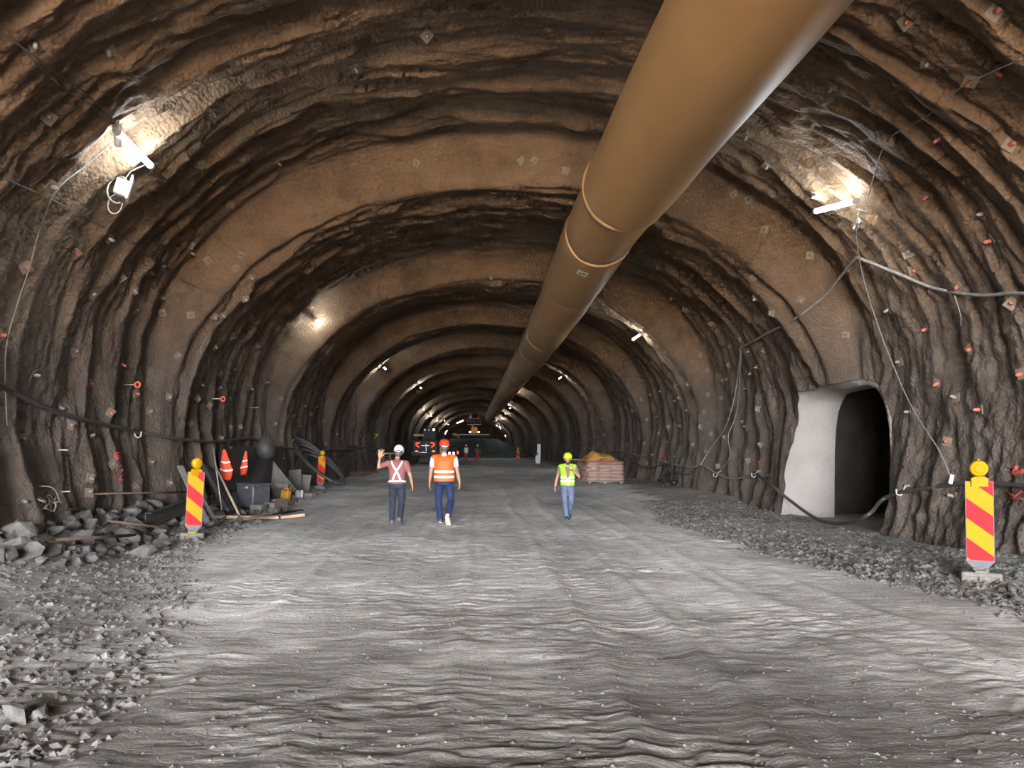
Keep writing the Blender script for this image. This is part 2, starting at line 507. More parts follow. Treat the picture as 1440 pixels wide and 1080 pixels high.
# ------------------------------------------------------------------ floor
XC = np.r_[np.arange(-8.6, 8.6, .043), np.arange(8.6, 17.6, .15)]
FR = [-90.0]
while FR[-1] < PORTAL_Y: FR.append(FR[-1] + 4)
FR[-1] = PORTAL_Y
while FR[-1] < 2.2: FR.append(FR[-1] + .5)
while FR[-1] < 200: FR.append(FR[-1] + max(.016, .0042 * FR[-1]))
FR = np.array([y for y in FR if y >= PORTAL_Y])
XX, YF = np.meshgrid(XC, FR)
def edge_l(Y): return np.interp(Y, [3, 5, 7, 9, 12, 19, 30, 200], [2.5, 2.8, 3.3, 4.1, 5.0, 5.3, 7.0, 7.2]) + .5 * fbm(Y / 1.7, Y * 0 + .5, 81, 3)
def edge_r(Y): return np.interp(Y, [4, 7, 11, 16, 19, 26, 34, 200], [6.3, 5.9, 5.1, 4.6, 5.0, 6.2, 7.0, 7.3]) + .8 * fbm(Y / 1.6, Y * 0 + 7.5, 82, 3)
def floor_z(X, Y):
    ed = edge_l(Y); edr = edge_r(Y)
    L_ = sstep(.6, 2.2, -X - np.maximum(ed, 4.6)) * (1 - .75 * sstep(20, 30, Y)) * sstep(5.5, 9, Y)
    R_ = sstep(0, 1.5, X - edr) * (1 - sstep(8.6, 9.2, X))
    z = .42 * L_ + .07 * R_ + .05 * fbm(X / 2.0, Y / 3.0, 83, 3)
    z = z - .17 * sstep(5.6, 7.2, X) * sstep(11, 13.5, Y) * (1 - sstep(20, 24, Y))
    return z, L_, R_
ZF, LM, RM = floor_z(XX, YF)
tr = np.zeros_like(XX)
for k, (x0, am, wv) in enumerate(((-2.6, .9, 3), (-.6, .7, 5), (1.25, 1.2, 4), (2.6, .6, 6), (3.9, .7, 3), (-4.2, .8, 4))):
    xc = x0 + .55 * fbm(YF / 7.0, YF * 0 + k, 90 + k, 2) + .02 * YF * math.sin(k)
    w = np.exp(-((XX - xc) / .30) ** 4)
    lug = np.sin(2 * math.pi * (YF + .5 * np.abs(XX - xc)) / .17 + 9 * fbm(XX / .4, YF / .5, 97, 3))
    pt = sstep(.0, .28, fbm(XX / 1.5, YF / 1.8, 98 + k, 3))
    tr += am * w * (.011 * lug * pt - .018)
    tr += am * .02 * np.exp(-((np.abs(XX - xc) - .42) / .09) ** 2)
streak = fbm(XX / .27, YF / .085, 85, 3, .6)
rough_patch = sstep(-.1, .25, fbm(XX / 2.4, YF / 1.4, 86, 3)) * .8 + .25
ZF = ZF + tr + rough_patch * (streak * .026 + .034 * fbm(XX / .16, YF / .07, 87, 3, .6)) + .035 * fbm(XX / .9, YF / .7, 88, 3)
ZF += (LM + .6 * RM) * (.14 * fbm(XX / .35, YF / .35, 89, 3))
FV = np.stack([XX, YF, ZF], -1)
FM = grid_mesh('floor', FV)
rb = np.maximum(sstep(-.35, .45, -XX - edge_l(YF) + 1.6 * fbm(XX / .7, YF / .7, 84, 4, .6)) * (.55 + .45 * sstep(7, 11, YF)), sstep(-.35, .35, XX - edge_r(YF) + 1.5 * fbm(XX / .6, YF / .6, 80, 4, .6)))
at_ = FM.attributes.new('rubble', 'FLOAT', 'POINT'); at_.data.foreach_set('value', rb.reshape(-1).astype(np.float32))
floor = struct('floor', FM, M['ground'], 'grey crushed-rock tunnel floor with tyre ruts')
yard = MB(); yard.add([(-90, -140, -.05), (90, -140, -.05), (90, PORTAL_Y, -.05), (-90, PORTAL_Y, -.05)], [[0, 1, 2, 3]])
yard.add([(-22, PORTAL_Y, -.06), (-8.5, PORTAL_Y, -.06), (-8.5, 3, -.06), (-22, 3, -.06)], [[0, 1, 2, 3]])
struct('floor_yard', yard.mesh('floor_yard'), M['yard'], 'earth yard in front of the tunnel mouth')
bpy.context.view_layer.update()

# ------------------------------------------------------------------ picking points of the place along lines of sight
def ray(px, py):
    return Vector(((px - VPX) / FPX, 1.0, (VPY - py) / FPX))
EYE = Vector((0, 0, CAM_H))
dg = bpy.context.evaluated_depsgraph_get()
def hit(px, py, off=0.0, on=None):
    best = None
    d = ray(px, py); dn = d.normalized()
    for o in (on or (wall_left, ceiling, wall_right, floor)):
        ok, loc, nrm, i = o.ray_cast(EYE, dn, distance=400, depsgraph=dg)
        if ok and (best is None or loc.y < best[0].y): best = (loc.copy(), nrm.copy())
    if best is None: return EYE + d * 190, Vector((0, -1, 0))
    loc, n = best
    if n.dot(dn) > 0: n = -n
    return loc + n * off, n
def at(px, py, Y):
    return EYE + ray(px, py) * Y
def floor_at(xs, ys):
    xs = np.asarray(xs, float); ys = np.asarray(ys, float)
    i = np.clip(np.searchsorted(FR, ys) - 1, 0, len(FR) - 2); j = np.clip(np.searchsorted(XC, xs) - 1, 0, len(XC) - 2)
    u = (ys - FR[i]) / (FR[i + 1] - FR[i]); v = (xs - XC[j]) / (XC[j + 1] - XC[j])
    return ZF[i, j] * (1 - u) * (1 - v) + ZF[i + 1, j] * u * (1 - v) + ZF[i, j + 1] * (1 - u) * v + ZF[i + 1, j + 1] * u * v
def ground(x, y):
    return float(floor_at([x], [y])[0])
def cast_side(x0, y, z, dx, dz, obj):
    """point on the lining from inside the tunnel, going sideways at station y"""
    d = Vector((dx, 0, dz)).normalized()
    ok, loc, nrm, i = obj.ray_cast(Vector((x0, y, z)), d, distance=30, depsgraph=dg)
    if not ok: return None
    if nrm.dot(d) > 0: nrm = -nrm
    return loc.copy(), nrm.copy()
# ------------------------------------------------------------------ ventilation duct
DR, DD0 = .835, 5.83
kx = [-21, 4, 12.9, 13.9, 18, 24, 30, 38, 50, 70, 95, 122]
ka = [32.6, 32.5, 31.3, 31.0, 31.2, 32.4, 33.2, 33.4, 33.0, 33, 32.8, 32.6]
kd = [6.0, 6.0, 6.02, 6.0, 6.0, 6.0, 5.95, 5.95, 6.0, 6.0, 6.0, 6.0]
def duct_c(y):
    a = math.radians(np.interp(y, kx, ka)); d = np.interp(y, kx, kd) * .972
    return Vector((math.sin(a) * d - BEND * (min(y, 0) / PORTAL_Y) ** 2, y, CAM_H + math.cos(a) * d))
duct = empty('ventilation_duct', duct_c(16), 0, 'huge tan fabric ventilation duct running along the tunnel crown', 'duct')
seams = [-21, -14, -7, 0, 13.8, 16.7, 21.6, 26.3, 30.4, 35, 40, 46, 52, 59, 67, 76, 86, 97, 109, 121.5]
NT = 72
def duct_seg(y0, y1, r0, name):
    n = max(6, int((y1 - y0) / max(.12, .012 * max(y0, 1))))
    P = []; fs = []
    for i in range(n + 1):
        y = y0 + (y1 - y0) * i / n
        c = duct_c(y); e = min(y - y0, y1 - y)
        for k in range(NT):
            a = 2 * math.pi * k / NT
            r = r0 - .035 * math.exp(-e / .10) + .008 * math.sin(5 * a + y * 3) * math.exp(-e / .8) + .006 * math.sin(9 * a - y * 7 + math.sin(y * 3)) * math.exp(-e / .5)
            r += .012 * math.sin(y * 1.1 + a)
            P.append((c.x + r * math.cos(a) - c.x + c.x - duct.location.x, y - duct.location.y, c.z + r * math.sin(a) - duct.location.z))
    for i in range(n):
        for k in range(NT):
            k2 = (k + 1) % NT
            fs.append([i * NT + k, i * NT + k2, (i + 1) * NT + k2, (i + 1) * NT + k])
    mb = MB(); mb.add(P, fs, 0, True)
    return mb.build('duct_section', M['duct'], duct)
for i in range(len(seams) - 1):
    if seams[i] == 13.8: duct_seg(13.65, 16.7, DR - .03, '')
    else: duct_seg(seams[i], seams[i + 1], DR if seams[i + 1] != 13.8 else DR + .03, '')
for y in seams[4:]:
    c = duct_c(y); mb = MB(); r = DR + (.025 if abs(y - 13.8) < .1 else -.022)
    w = .10 if abs(y - 13.8) < .1 else .03
    mb.lathe([(r - .05, -w), (r, -w), (r + .01, 0), (r, w), (r - .05, w)], NT, 'y')
    mb.f = mb.f[:-2]; mb.mi = mb.mi[:-2]; mb.sm = mb.sm[:-2]
    mb.build('seam_ring', M['duct'], duct, c - duct.location)
for y in (9, 12, 16.7, 21.6, 26.3, 30.4, 35, 40, 46, 52, 59, 67, 76, 86, 97, 109):
    c = duct_c(y)
    h = cast_side(c.x, y, c.z, 0.05, 1, ceiling)
    if h: 
        mb = MB(); mb.tube([c + Vector((.02, 0, DR - .02)) - duct.location, h[0] + Vector((0, 0, .1)) - duct.location], .012, 6)
        mb.build('hanger', M['steel'], duct)
# printed label on the duct
def duct_patch(px, py, w, h, name, m, off=.012):
    d = ray(px, py); 
    best = None
    for k in range(400):
        t = 8 + k * .06; p = EYE + d * t; c = duct_c(t)
        if math.hypot(p.x - c.x, p.z - c.z) < DR: best = (p, c); break
    p, c = best; a0 = math.atan2(p.z - c.z, p.x - c.x); y0 = p.y
    P = []; n = 8
    for j in (0, 1):
        for i in range(n + 1):
            a = a0 + (i / n - .5) * w / DR; r = DR + off
            P.append((c.x + r * math.cos(a) - duct.location.x, y0 + (j - .5) * h - duct.location.y, c.z + r * math.sin(a) - duct.location.z))
    mb = MB(); mb.add(P, [[i, i + 1, n + 2 + i, n + 1 + i] for i in range(n)]); mb.build(name, m, duct)
M['label'] = material('printed_label', (.80, .76, .68), (.74, .70, .62), .6)
M['ink'] = material('dark_print', (.10, .09, .08), (.12, .11, .1), .7)
duct_patch(819, 384, .26, .42, 'printed_label', M['label'])
for k in range(5):
    duct_patch(815.2 + k * 1.9, 383.2 + .5 * k, .022, .22 if k != 2 else .12, 'print_mark', M['ink'], .016)

# ------------------------------------------------------------------ tunnel lamps: bare tubes on the lining
def lamp(p0, p1, label, power=1.0, group=None, n_in=Vector((0, 0, -1)), small=False):
    mid = (p0 + p1) / 2
    t = empty('tube_lamp', mid, 0, label, 'lamp', group)
    a, b = p0 - mid, p1 - mid
    d = (b - a).normalized()
    up = -n_in
    MB().tube([a, b], .045 if not small else .032, 10).build('tube', M['tube'] , t)
    mb = MB(); mb.tube([a - d * .06 + up * .075, b + d * .06 + up * .075], .03, 6); mb.build('housing', M['white'], t)
    for q in (a, b):
        mb = MB(); mb.tube([q - d * (.05 if q is a else -.05), q + d * (.03 if q is a else -.03)], .055, 10); mb.build('end_cap', M['white'], t)
    if not small:
        for q in (a * .8, b * .8):
            mb = MB(); mb.tube([q + up * .08, q + up * .5], .012, 6); mb.build('bracket', M['steel'], t)
    return t
pa, na = hit(165, 185, .30); pb, nb = hit(212, 233, .30)
ya = min(pa.y, pb.y - 1.0) - .25
lamp_l = lamp(at(165, 185, ya), at(212, 233, ya + 1.08), 'glowing tube lamp high on left wall, nearest the camera, above a hanging junction box', n_in=na)
pc, nc = hit(1203, 283, .28); pd, nd = hit(1147, 297, .28)
yc = min(pc.y, pd.y - 1.05) - .2
lamp_r = lamp(at(1203, 283, yc), at(1147, 297, yc + 1.15), 'glowing tube lamp on right wall, nearest the camera, beside the tan duct', n_in=nc)
far_l = [(440, 448, 'second tube lamp up the left wall, on a glowing streak'),
         (535, 513, 'third tube lamp along left side of vault'), (587, 541, 'fourth tube lamp along left side of vault'),
         (593, 574, 'fifth tube lamp along left side, first above the dark loader'), (603, 583, 'sixth tube lamp along left side, above the dark loader cab'),
         (612.5, 590, 'seventh tube lamp along left side of vault, small and far'), (623, 590, 'eighth tube lamp along left side of vault, small and far'), (628.5, 595, 'farthest tube lamp on left side, beside the working face')]
far_r = [(904, 468, 'second tube lamp on the right vault, just below the tan duct'), (793, 527, 'third tube lamp on right vault, below the duct'),
         (729, 547, 'fourth tube lamp on right vault, near the end of the duct'), (720, 571, 'fifth tube lamp on right vault, beside the duct end'),
         (713, 580, 'sixth tube lamp on right vault, below the duct end'), (707, 587, 'seventh tube lamp on right vault, small and far'),
         (699.5, 588.5, 'eighth tube lamp on right vault, close beside the duct mouth'), (704, 599, 'farthest tube lamp on right side, beside the working face')]
for (x, y, lb) in far_l + far_r:
    p, n = hit(x, y, .12)
    p = p + Vector((CX - p.x, 0, 2.5 - p.z)).normalized() * .22
    lamp(p - Vector((0, .62, 0)), p + Vector((0, .62, 0)), lb, n_in=n, small=True)

# strings of lights following the lining just before the face
M['strip'] = material('light_string', (.95, .97, .85), (.95, .97, .85), .4, emit=30)
for (x0, y0, x1, y1, lb) in ((622, 609, 648, 584, 'curved string of lights on the left vault right before the face'), (693, 589, 711, 614, 'curved string of lights on the right vault right before the face')):
    zt = []
    for k in range(13):
        t = k / 12; px = x0 + (x1 - x0) * t; py = y0 + (y1 - y0) * (1 - (1 - t) ** 1.6 if x0 < 660 else t ** 1.6)
        q = Vector(((px - VPX) / FPX * 172, 172, CAM_H + (VPY - py) / FPX * 172))
        d = Vector((q.x - CX, 0, q.z - 2.0)).normalized()
        h = cast_side(CX, 172 + .01 * k, 2.0, d.x, d.z, ceiling) or cast_side(CX, 172, 2.0, d.x, d.z, wall_left if d.x < 0 else wall_right)
        if h: zt.append(h[0] + h[1] * .15)
    if len(zt) > 2: tag(MB().tube(zt, .09, 8).build('light_string', M['strip']), lb, 'lights')
# ------------------------------------------------------------------ more materials
M['red'] = material('reflective_red', (.34, .012, .017), (.31, .011, .015), .6, spec=.08)
M['yellow'] = material('reflective_yellow', (.36, .17, .003), (.33, .155, .003), .6, spec=.08)
M['lens'] = material('amber_lens', (.36, .23, .006), (.31, .195, .005), .3, spec=.3)
M['grey_pl'] = material('grey_plastic', (.07, .072, .08), (.05, .052, .058), .55)
M['base'] = material('dusty_recycled_base', (.15, .138, .122), (.105, .096, .086), .85, scale=14, bump=.004)
M['wood'] = material('pale_timber', (.34, .255, .17), (.25, .18, .12), .75, scale=7)
M['wood_d'] = material('weathered_timber', (.22, .17, .125), (.14, .11, .085), .85, scale=9)
M['orange_cl'] = material('orange_cloth', (.55, .055, .018), (.48, .045, .015), .75, scale=6)
M['reflect'] = material('reflective_tape', (.66, .66, .65), (.58, .58, .57), .35)
M['dark_pl'] = material('black_crate', (.045, .045, .052), (.07, .07, .078), .5, scale=9)
M['hose'] = material('black_hose', (.028, .028, .03), (.05, .05, .05), .4)
M['tarp'] = material('black_sheet', (.022, .021, .02), (.04, .038, .035), .6, scale=5)
M['can'] = material('yellow_canister', (.50, .27, .04), (.42, .22, .03), .5)
M['card'] = material('dusty_cardboard', (.22, .17, .14), (.16, .125, .10), .85)
M['sheet'] = material('grey_board', (.14, .13, .115), (.10, .092, .08), .8)
M['cap'] = material('bolt_cap', (.22, .19, .165), (.15, .13, .11), .7, scale=40)
M['cap_o'] = material('bolt_cap_orange', (.46, .13, .085), (.34, .10, .065), .7, scale=40)
M['plate'] = material('bolt_plate', (.17, .13, .10), (.11, .085, .065), .8, scale=30)
M['spray'] = material('red_spray_paint', (.30, .045, .032), (.22, .045, .035), .8, scale=30)
M['pin'] = material('white_pin', (.40, .385, .36), (.32, .305, .285), .5)
M['pinhead'] = material('orange_pin_head', (.55, .09, .03), (.48, .08, .025), .5)

# ------------------------------------------------------------------ warning beacons
def beacon(px, ybase, Y, rz, lean, label, lamp_rot=0.0, tilt=0.0, dusty=False, z_up=0.0):
    p = at(px, ybase, Y)
    z = max(ground(p.x, p.y), p.z - .04) if z_up == 0 else ground(p.x, p.y)
    t = empty('warning_beacon', (p.x, p.y, z - .01), 0, label, 'beacon', None, rot=(tilt, lean, rz))
    # base block with moulded grip notches
    bb = MB(); bb.box((0, 0, .095), (.42, .30, .06), bevel=.015)
    for q, w_ in ((-.165, .09), (.035, .13), (.19, .04)): bb.box((q, 0, .04), (w_, .29, .08), bevel=.008)
    bb.box((0, 0, .03), (.34, .2, .06))
    b = bb.build('base', M['base'], t)
    MB().box((.0, -.12, .135), (.14, .03, .03), bevel=.006).build('marker_strip', M['yellow' if dusty else 'base'], b)
    for q in (-.06, .06):
        MB().box((q, 0, .14), (.05, .12, .05), bevel=.01).build('foot_clip', M['base'], t)
    # panel: dark moulded frame with a tapering foot
    pz0, w, h = .26, .28, .99
    fr = [(-w / 2 - .008, pz0 - .012), (-.06, .14), (.06, .14), (w / 2 + .008, pz0 - .012), (w / 2 + .008, pz0 + h + .006), (-w / 2 - .008, pz0 + h + .006)]
    pn = MB().prism(fr, .05, M=Matrix.Translation((0, -.025, 0))).build('panel', M['grey_pl'], t)
    # slanted stripes clipped to the panel: falling from left to right
    period, k = .50, 1.28
    def clip(poly, f):
        out = []
        for i in range(len(poly)):
            a, b2 = poly[i], poly[(i + 1) % len(poly)]; fa, fb = f(a), f(b2)
            if fa >= 0: out.append(a)
            if fa * fb < 0:
                s_ = fa / (fa - fb); out.append((a[0] + (b2[0] - a[0]) * s_, a[1] + (b2[1] - a[1]) * s_))
        return out
    for side in (1, -1):
        for j in range(-1, 6):
            z0 = pz0 - .08 + j * period / 2
            poly = [(-w / 2, pz0), (w / 2, pz0), (w / 2, pz0 + h), (-w / 2, pz0 + h)]
            f0 = lambda p_: p_[1] + .82 * p_[0] - z0 
            f1 = lambda p_: z0 + period / 2 - (p_[1] + .82 * p_[0])
            poly = clip(poly, f0)
            if len(poly) > 2: poly = clip(poly, f1)
            if len(poly) < 3: continue
            Mx = Matrix.Translation((0, -.030, 0)) if side == 1 else Matrix.Rotation(math.pi, 4, 'Z') @ Matrix.Translation((0, -.030, 0))
            MB().prism(poly, .004, M=Mx).build('stripe', M['red' if j % 2 == 0 else 'yellow'], pn)
    # lamp
    lb = empty('lamp', (0, -.005, pz0 + h - .02)); lb.parent = t; lb.rotation_euler = (0, 0, lamp_rot)
    bx = MB().prism([(-.085, -.04), (.085, -.04), (.09, .06), (.05, .085), (-.05, .085), (-.09, .06)], .10, M=Matrix.Translation((0, -.05, 0))).build('lamp_box', M['yellow'], lb)
    c = (0, 0, .185)
    prof = [(.03, -.062), (.085, -.058), (.098, -.03), (.104, 0), (.098, .03), (.085, .058), (.03, .062)]
    MB().lathe(prof, 24, 'y', c).build('lens', M['lens'], lb)
    MB().lathe([(.05, -.071), (.06, -.066), (.06, -.060)], 16, 'y', c).build('lens_ring', M['yellow'], lb)
    MB().lathe([(.012, -.005), (.012, .02)], 8, 'z', (0, 0, .285)).build('lens_knob', M['yellow'], lb)
    return t
beacon(1379, 818, 8.95, -.52, -.015, 'red and yellow striped warning beacon standing alone beside the right wall', .1)
beacon(271, 760, 13.3, .24, .055, 'red and yellow striped beacon with tilted lamp, beside the rubble at left', .7, dusty=True)
beacon(450, 686, 27.8, .05, .07, 'red and yellow striped warning beacon in front of the hose coil')
beacon(728.5, 651, 72, .05, .0, 'small far-off striped beacon standing in the road before the muck heap')

# ------------------------------------------------------------------ cables
def wire(pts, r, m, name, label, cat='cable', off=.05, sag=0.0, n=6, parts=None, sub=14):
    W = []
    for q in pts:
        if len(q) == 2: W.append(hit(q[0], q[1], off)[0])
        elif q[2] == 'o': W.append(hit(q[0], q[1], q[3])[0])
        else: W.append(at(q[0], q[1], q[2]))
    # Catmull-Rom through the points with a little sag
    P = []
    for i in range(len(W) - 1):
        p0, p1, p2, p3 = W[max(i - 1, 0)], W[i], W[i + 1], W[min(i + 2, len(W) - 1)]
        for k in range(sub):
            t = k / sub
            q = .5 * ((2 * p1) + (-p0 + p2) * t + (2 * p0 - 5 * p1 + 4 * p2 - p3) * t * t + (-p0 + 3 * p1 - 3 * p2 + p3) * t ** 3)
            q = q - Vector((0, 0, sag * 4 * t * (1 - t)))
            P.append(q)
    P.append(W[-1])
    mb = MB().tube(P, r, n)
    o = mb.build(name, m)
    if label: tag(o, label, cat)
    return o, W
wire([(-420, 400), (-200, 452), (-90, 495), (-30, 525), (0, 545), (60, 575), (120, 595), (183, 611), (240, 618), (300, 622), (345, 616), (375, 626), (408, 631), (470, 634), (520, 628)], .045, M['cable'], 'power_cable', 'thick black power cable slung along the foot of left wall', off=.16)
wire([(430, 628), (442, 626), (455, 640), (475, 642), (490, 628), (520, 630), (560, 632)], .03, M['cable'], 'power_cable', 'thin black cable looping behind the hose coil on left wall', off=.14)
wire([(1800, 330), (1600, 392), (1500, 408), (1440, 408), (1390, 410), (1320, 404), (1260, 385), (1210, 358)], .03, M['cable_g'], 'power_cable', 'pale dusty cable drooping from right wall hook to frame edge', off=.14)
wire([(1210, 358), (1190, 385), (1160, 415), (1120, 445), (1080, 466), (1047, 487)], .03, M['cable_g'], 'power_cable', 'pale dusty cable running down right wall from hook towards far end', off=.14)
wire([(1047, 487), (1041, 530), (1034, 575), (1024, 605), (1003, 635), (990, 655)], .022, M['cable_g'], 'power_cable', 'dusty cable hanging straight down the right wall left of opening', off=.16)
wire([(1050, 490), (1045, 560), (1038, 590), (1030, 615), (1030, 640), (1022, 660), (1012, 665)], .015, M['cable_g'], 'power_cable', 'thin dusty cable looping down right wall beside a hook', off=.18)
wire([(1900, 700), (1650, 690), (1540, 692), (1440, 686), (1390, 681), (1345, 683), (1278, 692), (1250, 704), (1222, 723, 14.2), (1190, 735, 15.2), (1150, 730, 16.6), (1110, 703, 18.2), (1085, 682, 19.0), (1068, 668)], .042, M['cable'], 'power_cable', 'thick black cable sagging across the dark side opening', off=.12)
wire([(1068, 668), (1040, 673), (1015, 668), (993, 655), (975, 657), (940, 650), (915, 643), (893, 640), (870, 633), (850, 640), (830, 630), (816, 624), (800, 632)], .035, M['cable_g'], 'power_cable', 'bundle of dusty cable looped along foot of right wall', off=.14)
wire([(990, 655), (975, 668), (955, 664), (940, 652), (920, 658), (900, 655), (885, 642)], .03, M['cable'], 'power_cable', 'black cable loop hanging below the bundle on right wall', off=.17)
for k, (x0, x1, lb) in enumerate(((938, 930, 'leftmost of four black cables falling to the floor at right wall'), (944, 936, 'second from left of four black cables falling to floor at right wall'), (948, 946, 'third from left of four black cables falling to floor at right wall'), (952, 953, 'rightmost of four black cables falling to the floor at right wall'))):
    wire([(x0, 650), (x0 + 2, 662), (x1, 675), (x1 + 3, 688)], .03, M['cable'], 'power_cable', lb, off=.12 + .07 * k)
wire([(0, 245), (70, 277), (135, 312), (190, 345), (240, 385), (320, 420)], .010, M['cable'], 'wire', 'thin dark wire slanting down across the upper left wall', 'wire', off=.10)
wire([(0, 40), (60, 85), (120, 130), (150, 158)], .010, M['cable'], 'wire', 'pair of thin wires, upper one, reaching the near left lamp', 'wire', off=.12)
wire([(-5, 30), (70, 105), (130, 142), (152, 165)], .009, M['cable'], 'wire', 'pair of thin wires, lower one, reaching the near left lamp', 'wire', off=.16)
wire([(155, 195), (110, 230), (73, 262), (55, 320), (38, 372), (5, 472), (3, 540), (2, 600)], .009, M['cable_g'], 'wire', 'pale lamp wire running down the left wall at frame edge', 'wire', off=.12)
wire([(230, 240), (270, 292), (300, 330), (340, 360), (352, 378), (380, 391), (412, 390), (418, 412)], .009, M['cable'], 'wire', 'thin wire draped between bolts on upper left vault', 'wire', off=.1)
wire([(348, 440), (360, 465), (375, 484), (395, 484), (412, 470)], .010, M['cable'], 'wire', 'short drooping wire loop below second left lamp', 'wire', off=.1)
wire([(1148, 292), (1120, 312), (1080, 333), (1057, 364), (1020, 381), (980, 387), (968, 400)], .009, M['cable'], 'wire', 'thin wire draped across right vault from near lamp', 'wire', off=.1)
wire([(1225, 275), (1238, 240), (1246, 198), (1300, 165), (1362, 113), (1440, 75)], .009, M['cable_g'], 'wire', 'thin wire climbing from near right lamp to frame edge', 'wire', off=.1)
wire([(1205, 295), (1210, 320), (1224, 375), (1243, 440), (1265, 500), (1295, 570), (1330, 630), (1351, 668)], .010, M['cable_g'], 'wire', 'taut pale wire hanging from right lamp to a tag', 'wire', off=.2)
wire([(1351, 412), (1358, 440), (1362, 455)], .010, M['cable_g'], 'wire', 'short wire end dangling below right cable', 'wire', off=.12)
wire([(1210, 262), (1222, 270), (1225, 292), (1214, 298), (1210, 285), (1215, 268)], .009, M['cable_g'], 'wire', 'small coil of wire hung beside near right lamp', 'wire', off=.12)
# tag at the wire end, sockets, junction box
p, n = hit(1355, 673, .22)
tag(MB().box((0, 0, 0), (.07, .03, .17), rot=(0, .25, 0), bevel=.008).build('cable_tag', M['white'], loc=p), 'small white tag on wire end beside right beacon lamp', 'tag')
p, n = hit(1206, 309, .2)
tag(MB().box((0, 0, 0), (.09, .07, .12), bevel=.015).build('plug_socket', M['white'], loc=p), 'small white plug hanging under near right lamp', 'plug')
p, n = hit(155, 180, .2)
pk = empty('plug_socket', p, 0, 'dusty white plug with cord at upper end of left lamp', 'plug')
MB().lathe([(.03, -.18), (.055, -.15), (.06, .02), (.04, .06), (.045, .14)], 12).build('plug_body', M['white'], pk)
MB().tube([(0, 0, .14), (.02, 0, .22), (-.03, .05, .3)], .014, 6).build('cord', M['cable_g'], pk)
p, n = hit(171, 257, .35)
jb = empty('junction_box', p, 0, 'white floodlight junction box dangling below near left lamp with looped cord', 'junction box', rot=(0, .25, .4))
MB().box((0, 0, 0), (.20, .12, .26), bevel=.02).build('box_body', M['white'], jb)
MB().box((.11, 0, .02), (.03, .24, .40), bevel=.01).build('face_plate', M['white'], jb)
MB().tube([(-.05 - .14 * math.cos(a), .05 * math.sin(2 * a), .05 + .22 * math.sin(a) - .1) for a in np.linspace(-2.2, 2.6, 26)], .013, 6).build('cord_loop', M['cable_g'], jb)
MB().tube([(-.03 + .10 * math.cos(a), .04, -.28 + .16 * math.sin(a)) for a in np.linspace(1.9, 6.6, 24)], .011, 6).build('cord_loop', M['cable_g'], jb)
MB().tube([(0, 0, .12), (.05, 0, .3), (.25, 0, .52), (.40, .02, .60)], .013, 6).build('cord', M['cable_g'], jb)
# wall hooks
for (x, y, lb) in ((1277, 692, 'bent white hook holding cable right of the side opening'), (1068, 668, 'white hook holding cable left of the side opening'), (1013, 668, 'bent steel hook under the cables on right wall'), (183, 611, 'pale hook holding the thick cable on left wall')):
    p, n = hit(x, y, .0)
    t = empty('cable_hook', p, 0, lb, 'hook')
    sx = -1 if p.x > 0 else 1
    MB().tube([(-sx * .1, 0, .14), (sx * .06, 0, .12), (sx * .12, 0, -.04), (sx * .17, 0, -.07), (sx * .23, 0, -.04), (sx * .24, 0, .06)], .016, 6).build('rod', M['pin'], t)
    MB().lathe([(.035, -.02), (.035, .02)], 8, 'x', (sx * .05, 0, .12)).build('collar', M['cap'], t)

# ------------------------------------------------------------------ rock bolts
plate_me = MB().box((0, 0, 0), (.17, .17, .016), bevel=.004).mesh('plate', M['plate'])
cap_me = {k: MB().lathe([(.029, 0), (.032, .03), (.030, .075), (.022, .1), (.007, .108)], 9).mesh('bolt_end', M[k]) for k in ('cap', 'cap_o')}
def bolt(p, n, label, group, orange=False, s=1.0):
    if not orange and group != GC:
        zone = 'low on' if p.z < 1.9 else ('at mid height of' if p.z < 3.6 else 'high on')
        if p.x < 0: where = 'above the rubble heap' if p.y < 17 else ('behind the crates and hoses' if p.y < 30 else 'beyond the hose coil')
        else: where = 'around the side opening' if p.y < 19.5 else ('between opening and bag stack' if p.y < 34 else 'beyond the bag stack')
        label = 'pale rock bolt head %s the %s wall, %s' % (zone, 'left' if p.x < 0 else 'right', where)
        group = '%s, %s, %s' % (group, zone, where)
    t = empty('rock_bolt', p, 0, label, 'bolt', group)
    t.rotation_euler = n.to_track_quat('Z', 'Y').to_euler()
    t.scale = (s, s, s)
    a = link('plate', plate_me, None, t); a.location = (0, 0, .008); a.rotation_euler = (RNG.uniform(-.2, .2), RNG.uniform(-.2, .2), RNG.uniform(0, 3))
    link('bolt_end', cap_me['cap_o' if orange else 'cap'], None, t, (0, 0, .01), (RNG.uniform(-.25, .25), RNG.uniform(-.25, .25), 0))
GL, GR, GC = 'rock bolts in the left wall', 'rock bolts in the right wall', 'rock bolts in the vault'
LL = ('pale rock bolt head sticking out of the left tunnel wall', GL); LLO = ('orange-painted rock bolt head on the left tunnel wall', 'painted rock bolts in the left wall')
LR = ('pale rock bolt head sticking out of the right tunnel wall', GR); LRO = ('orange-capped rock bolt head on the near right wall', 'orange rock bolts in the right wall')
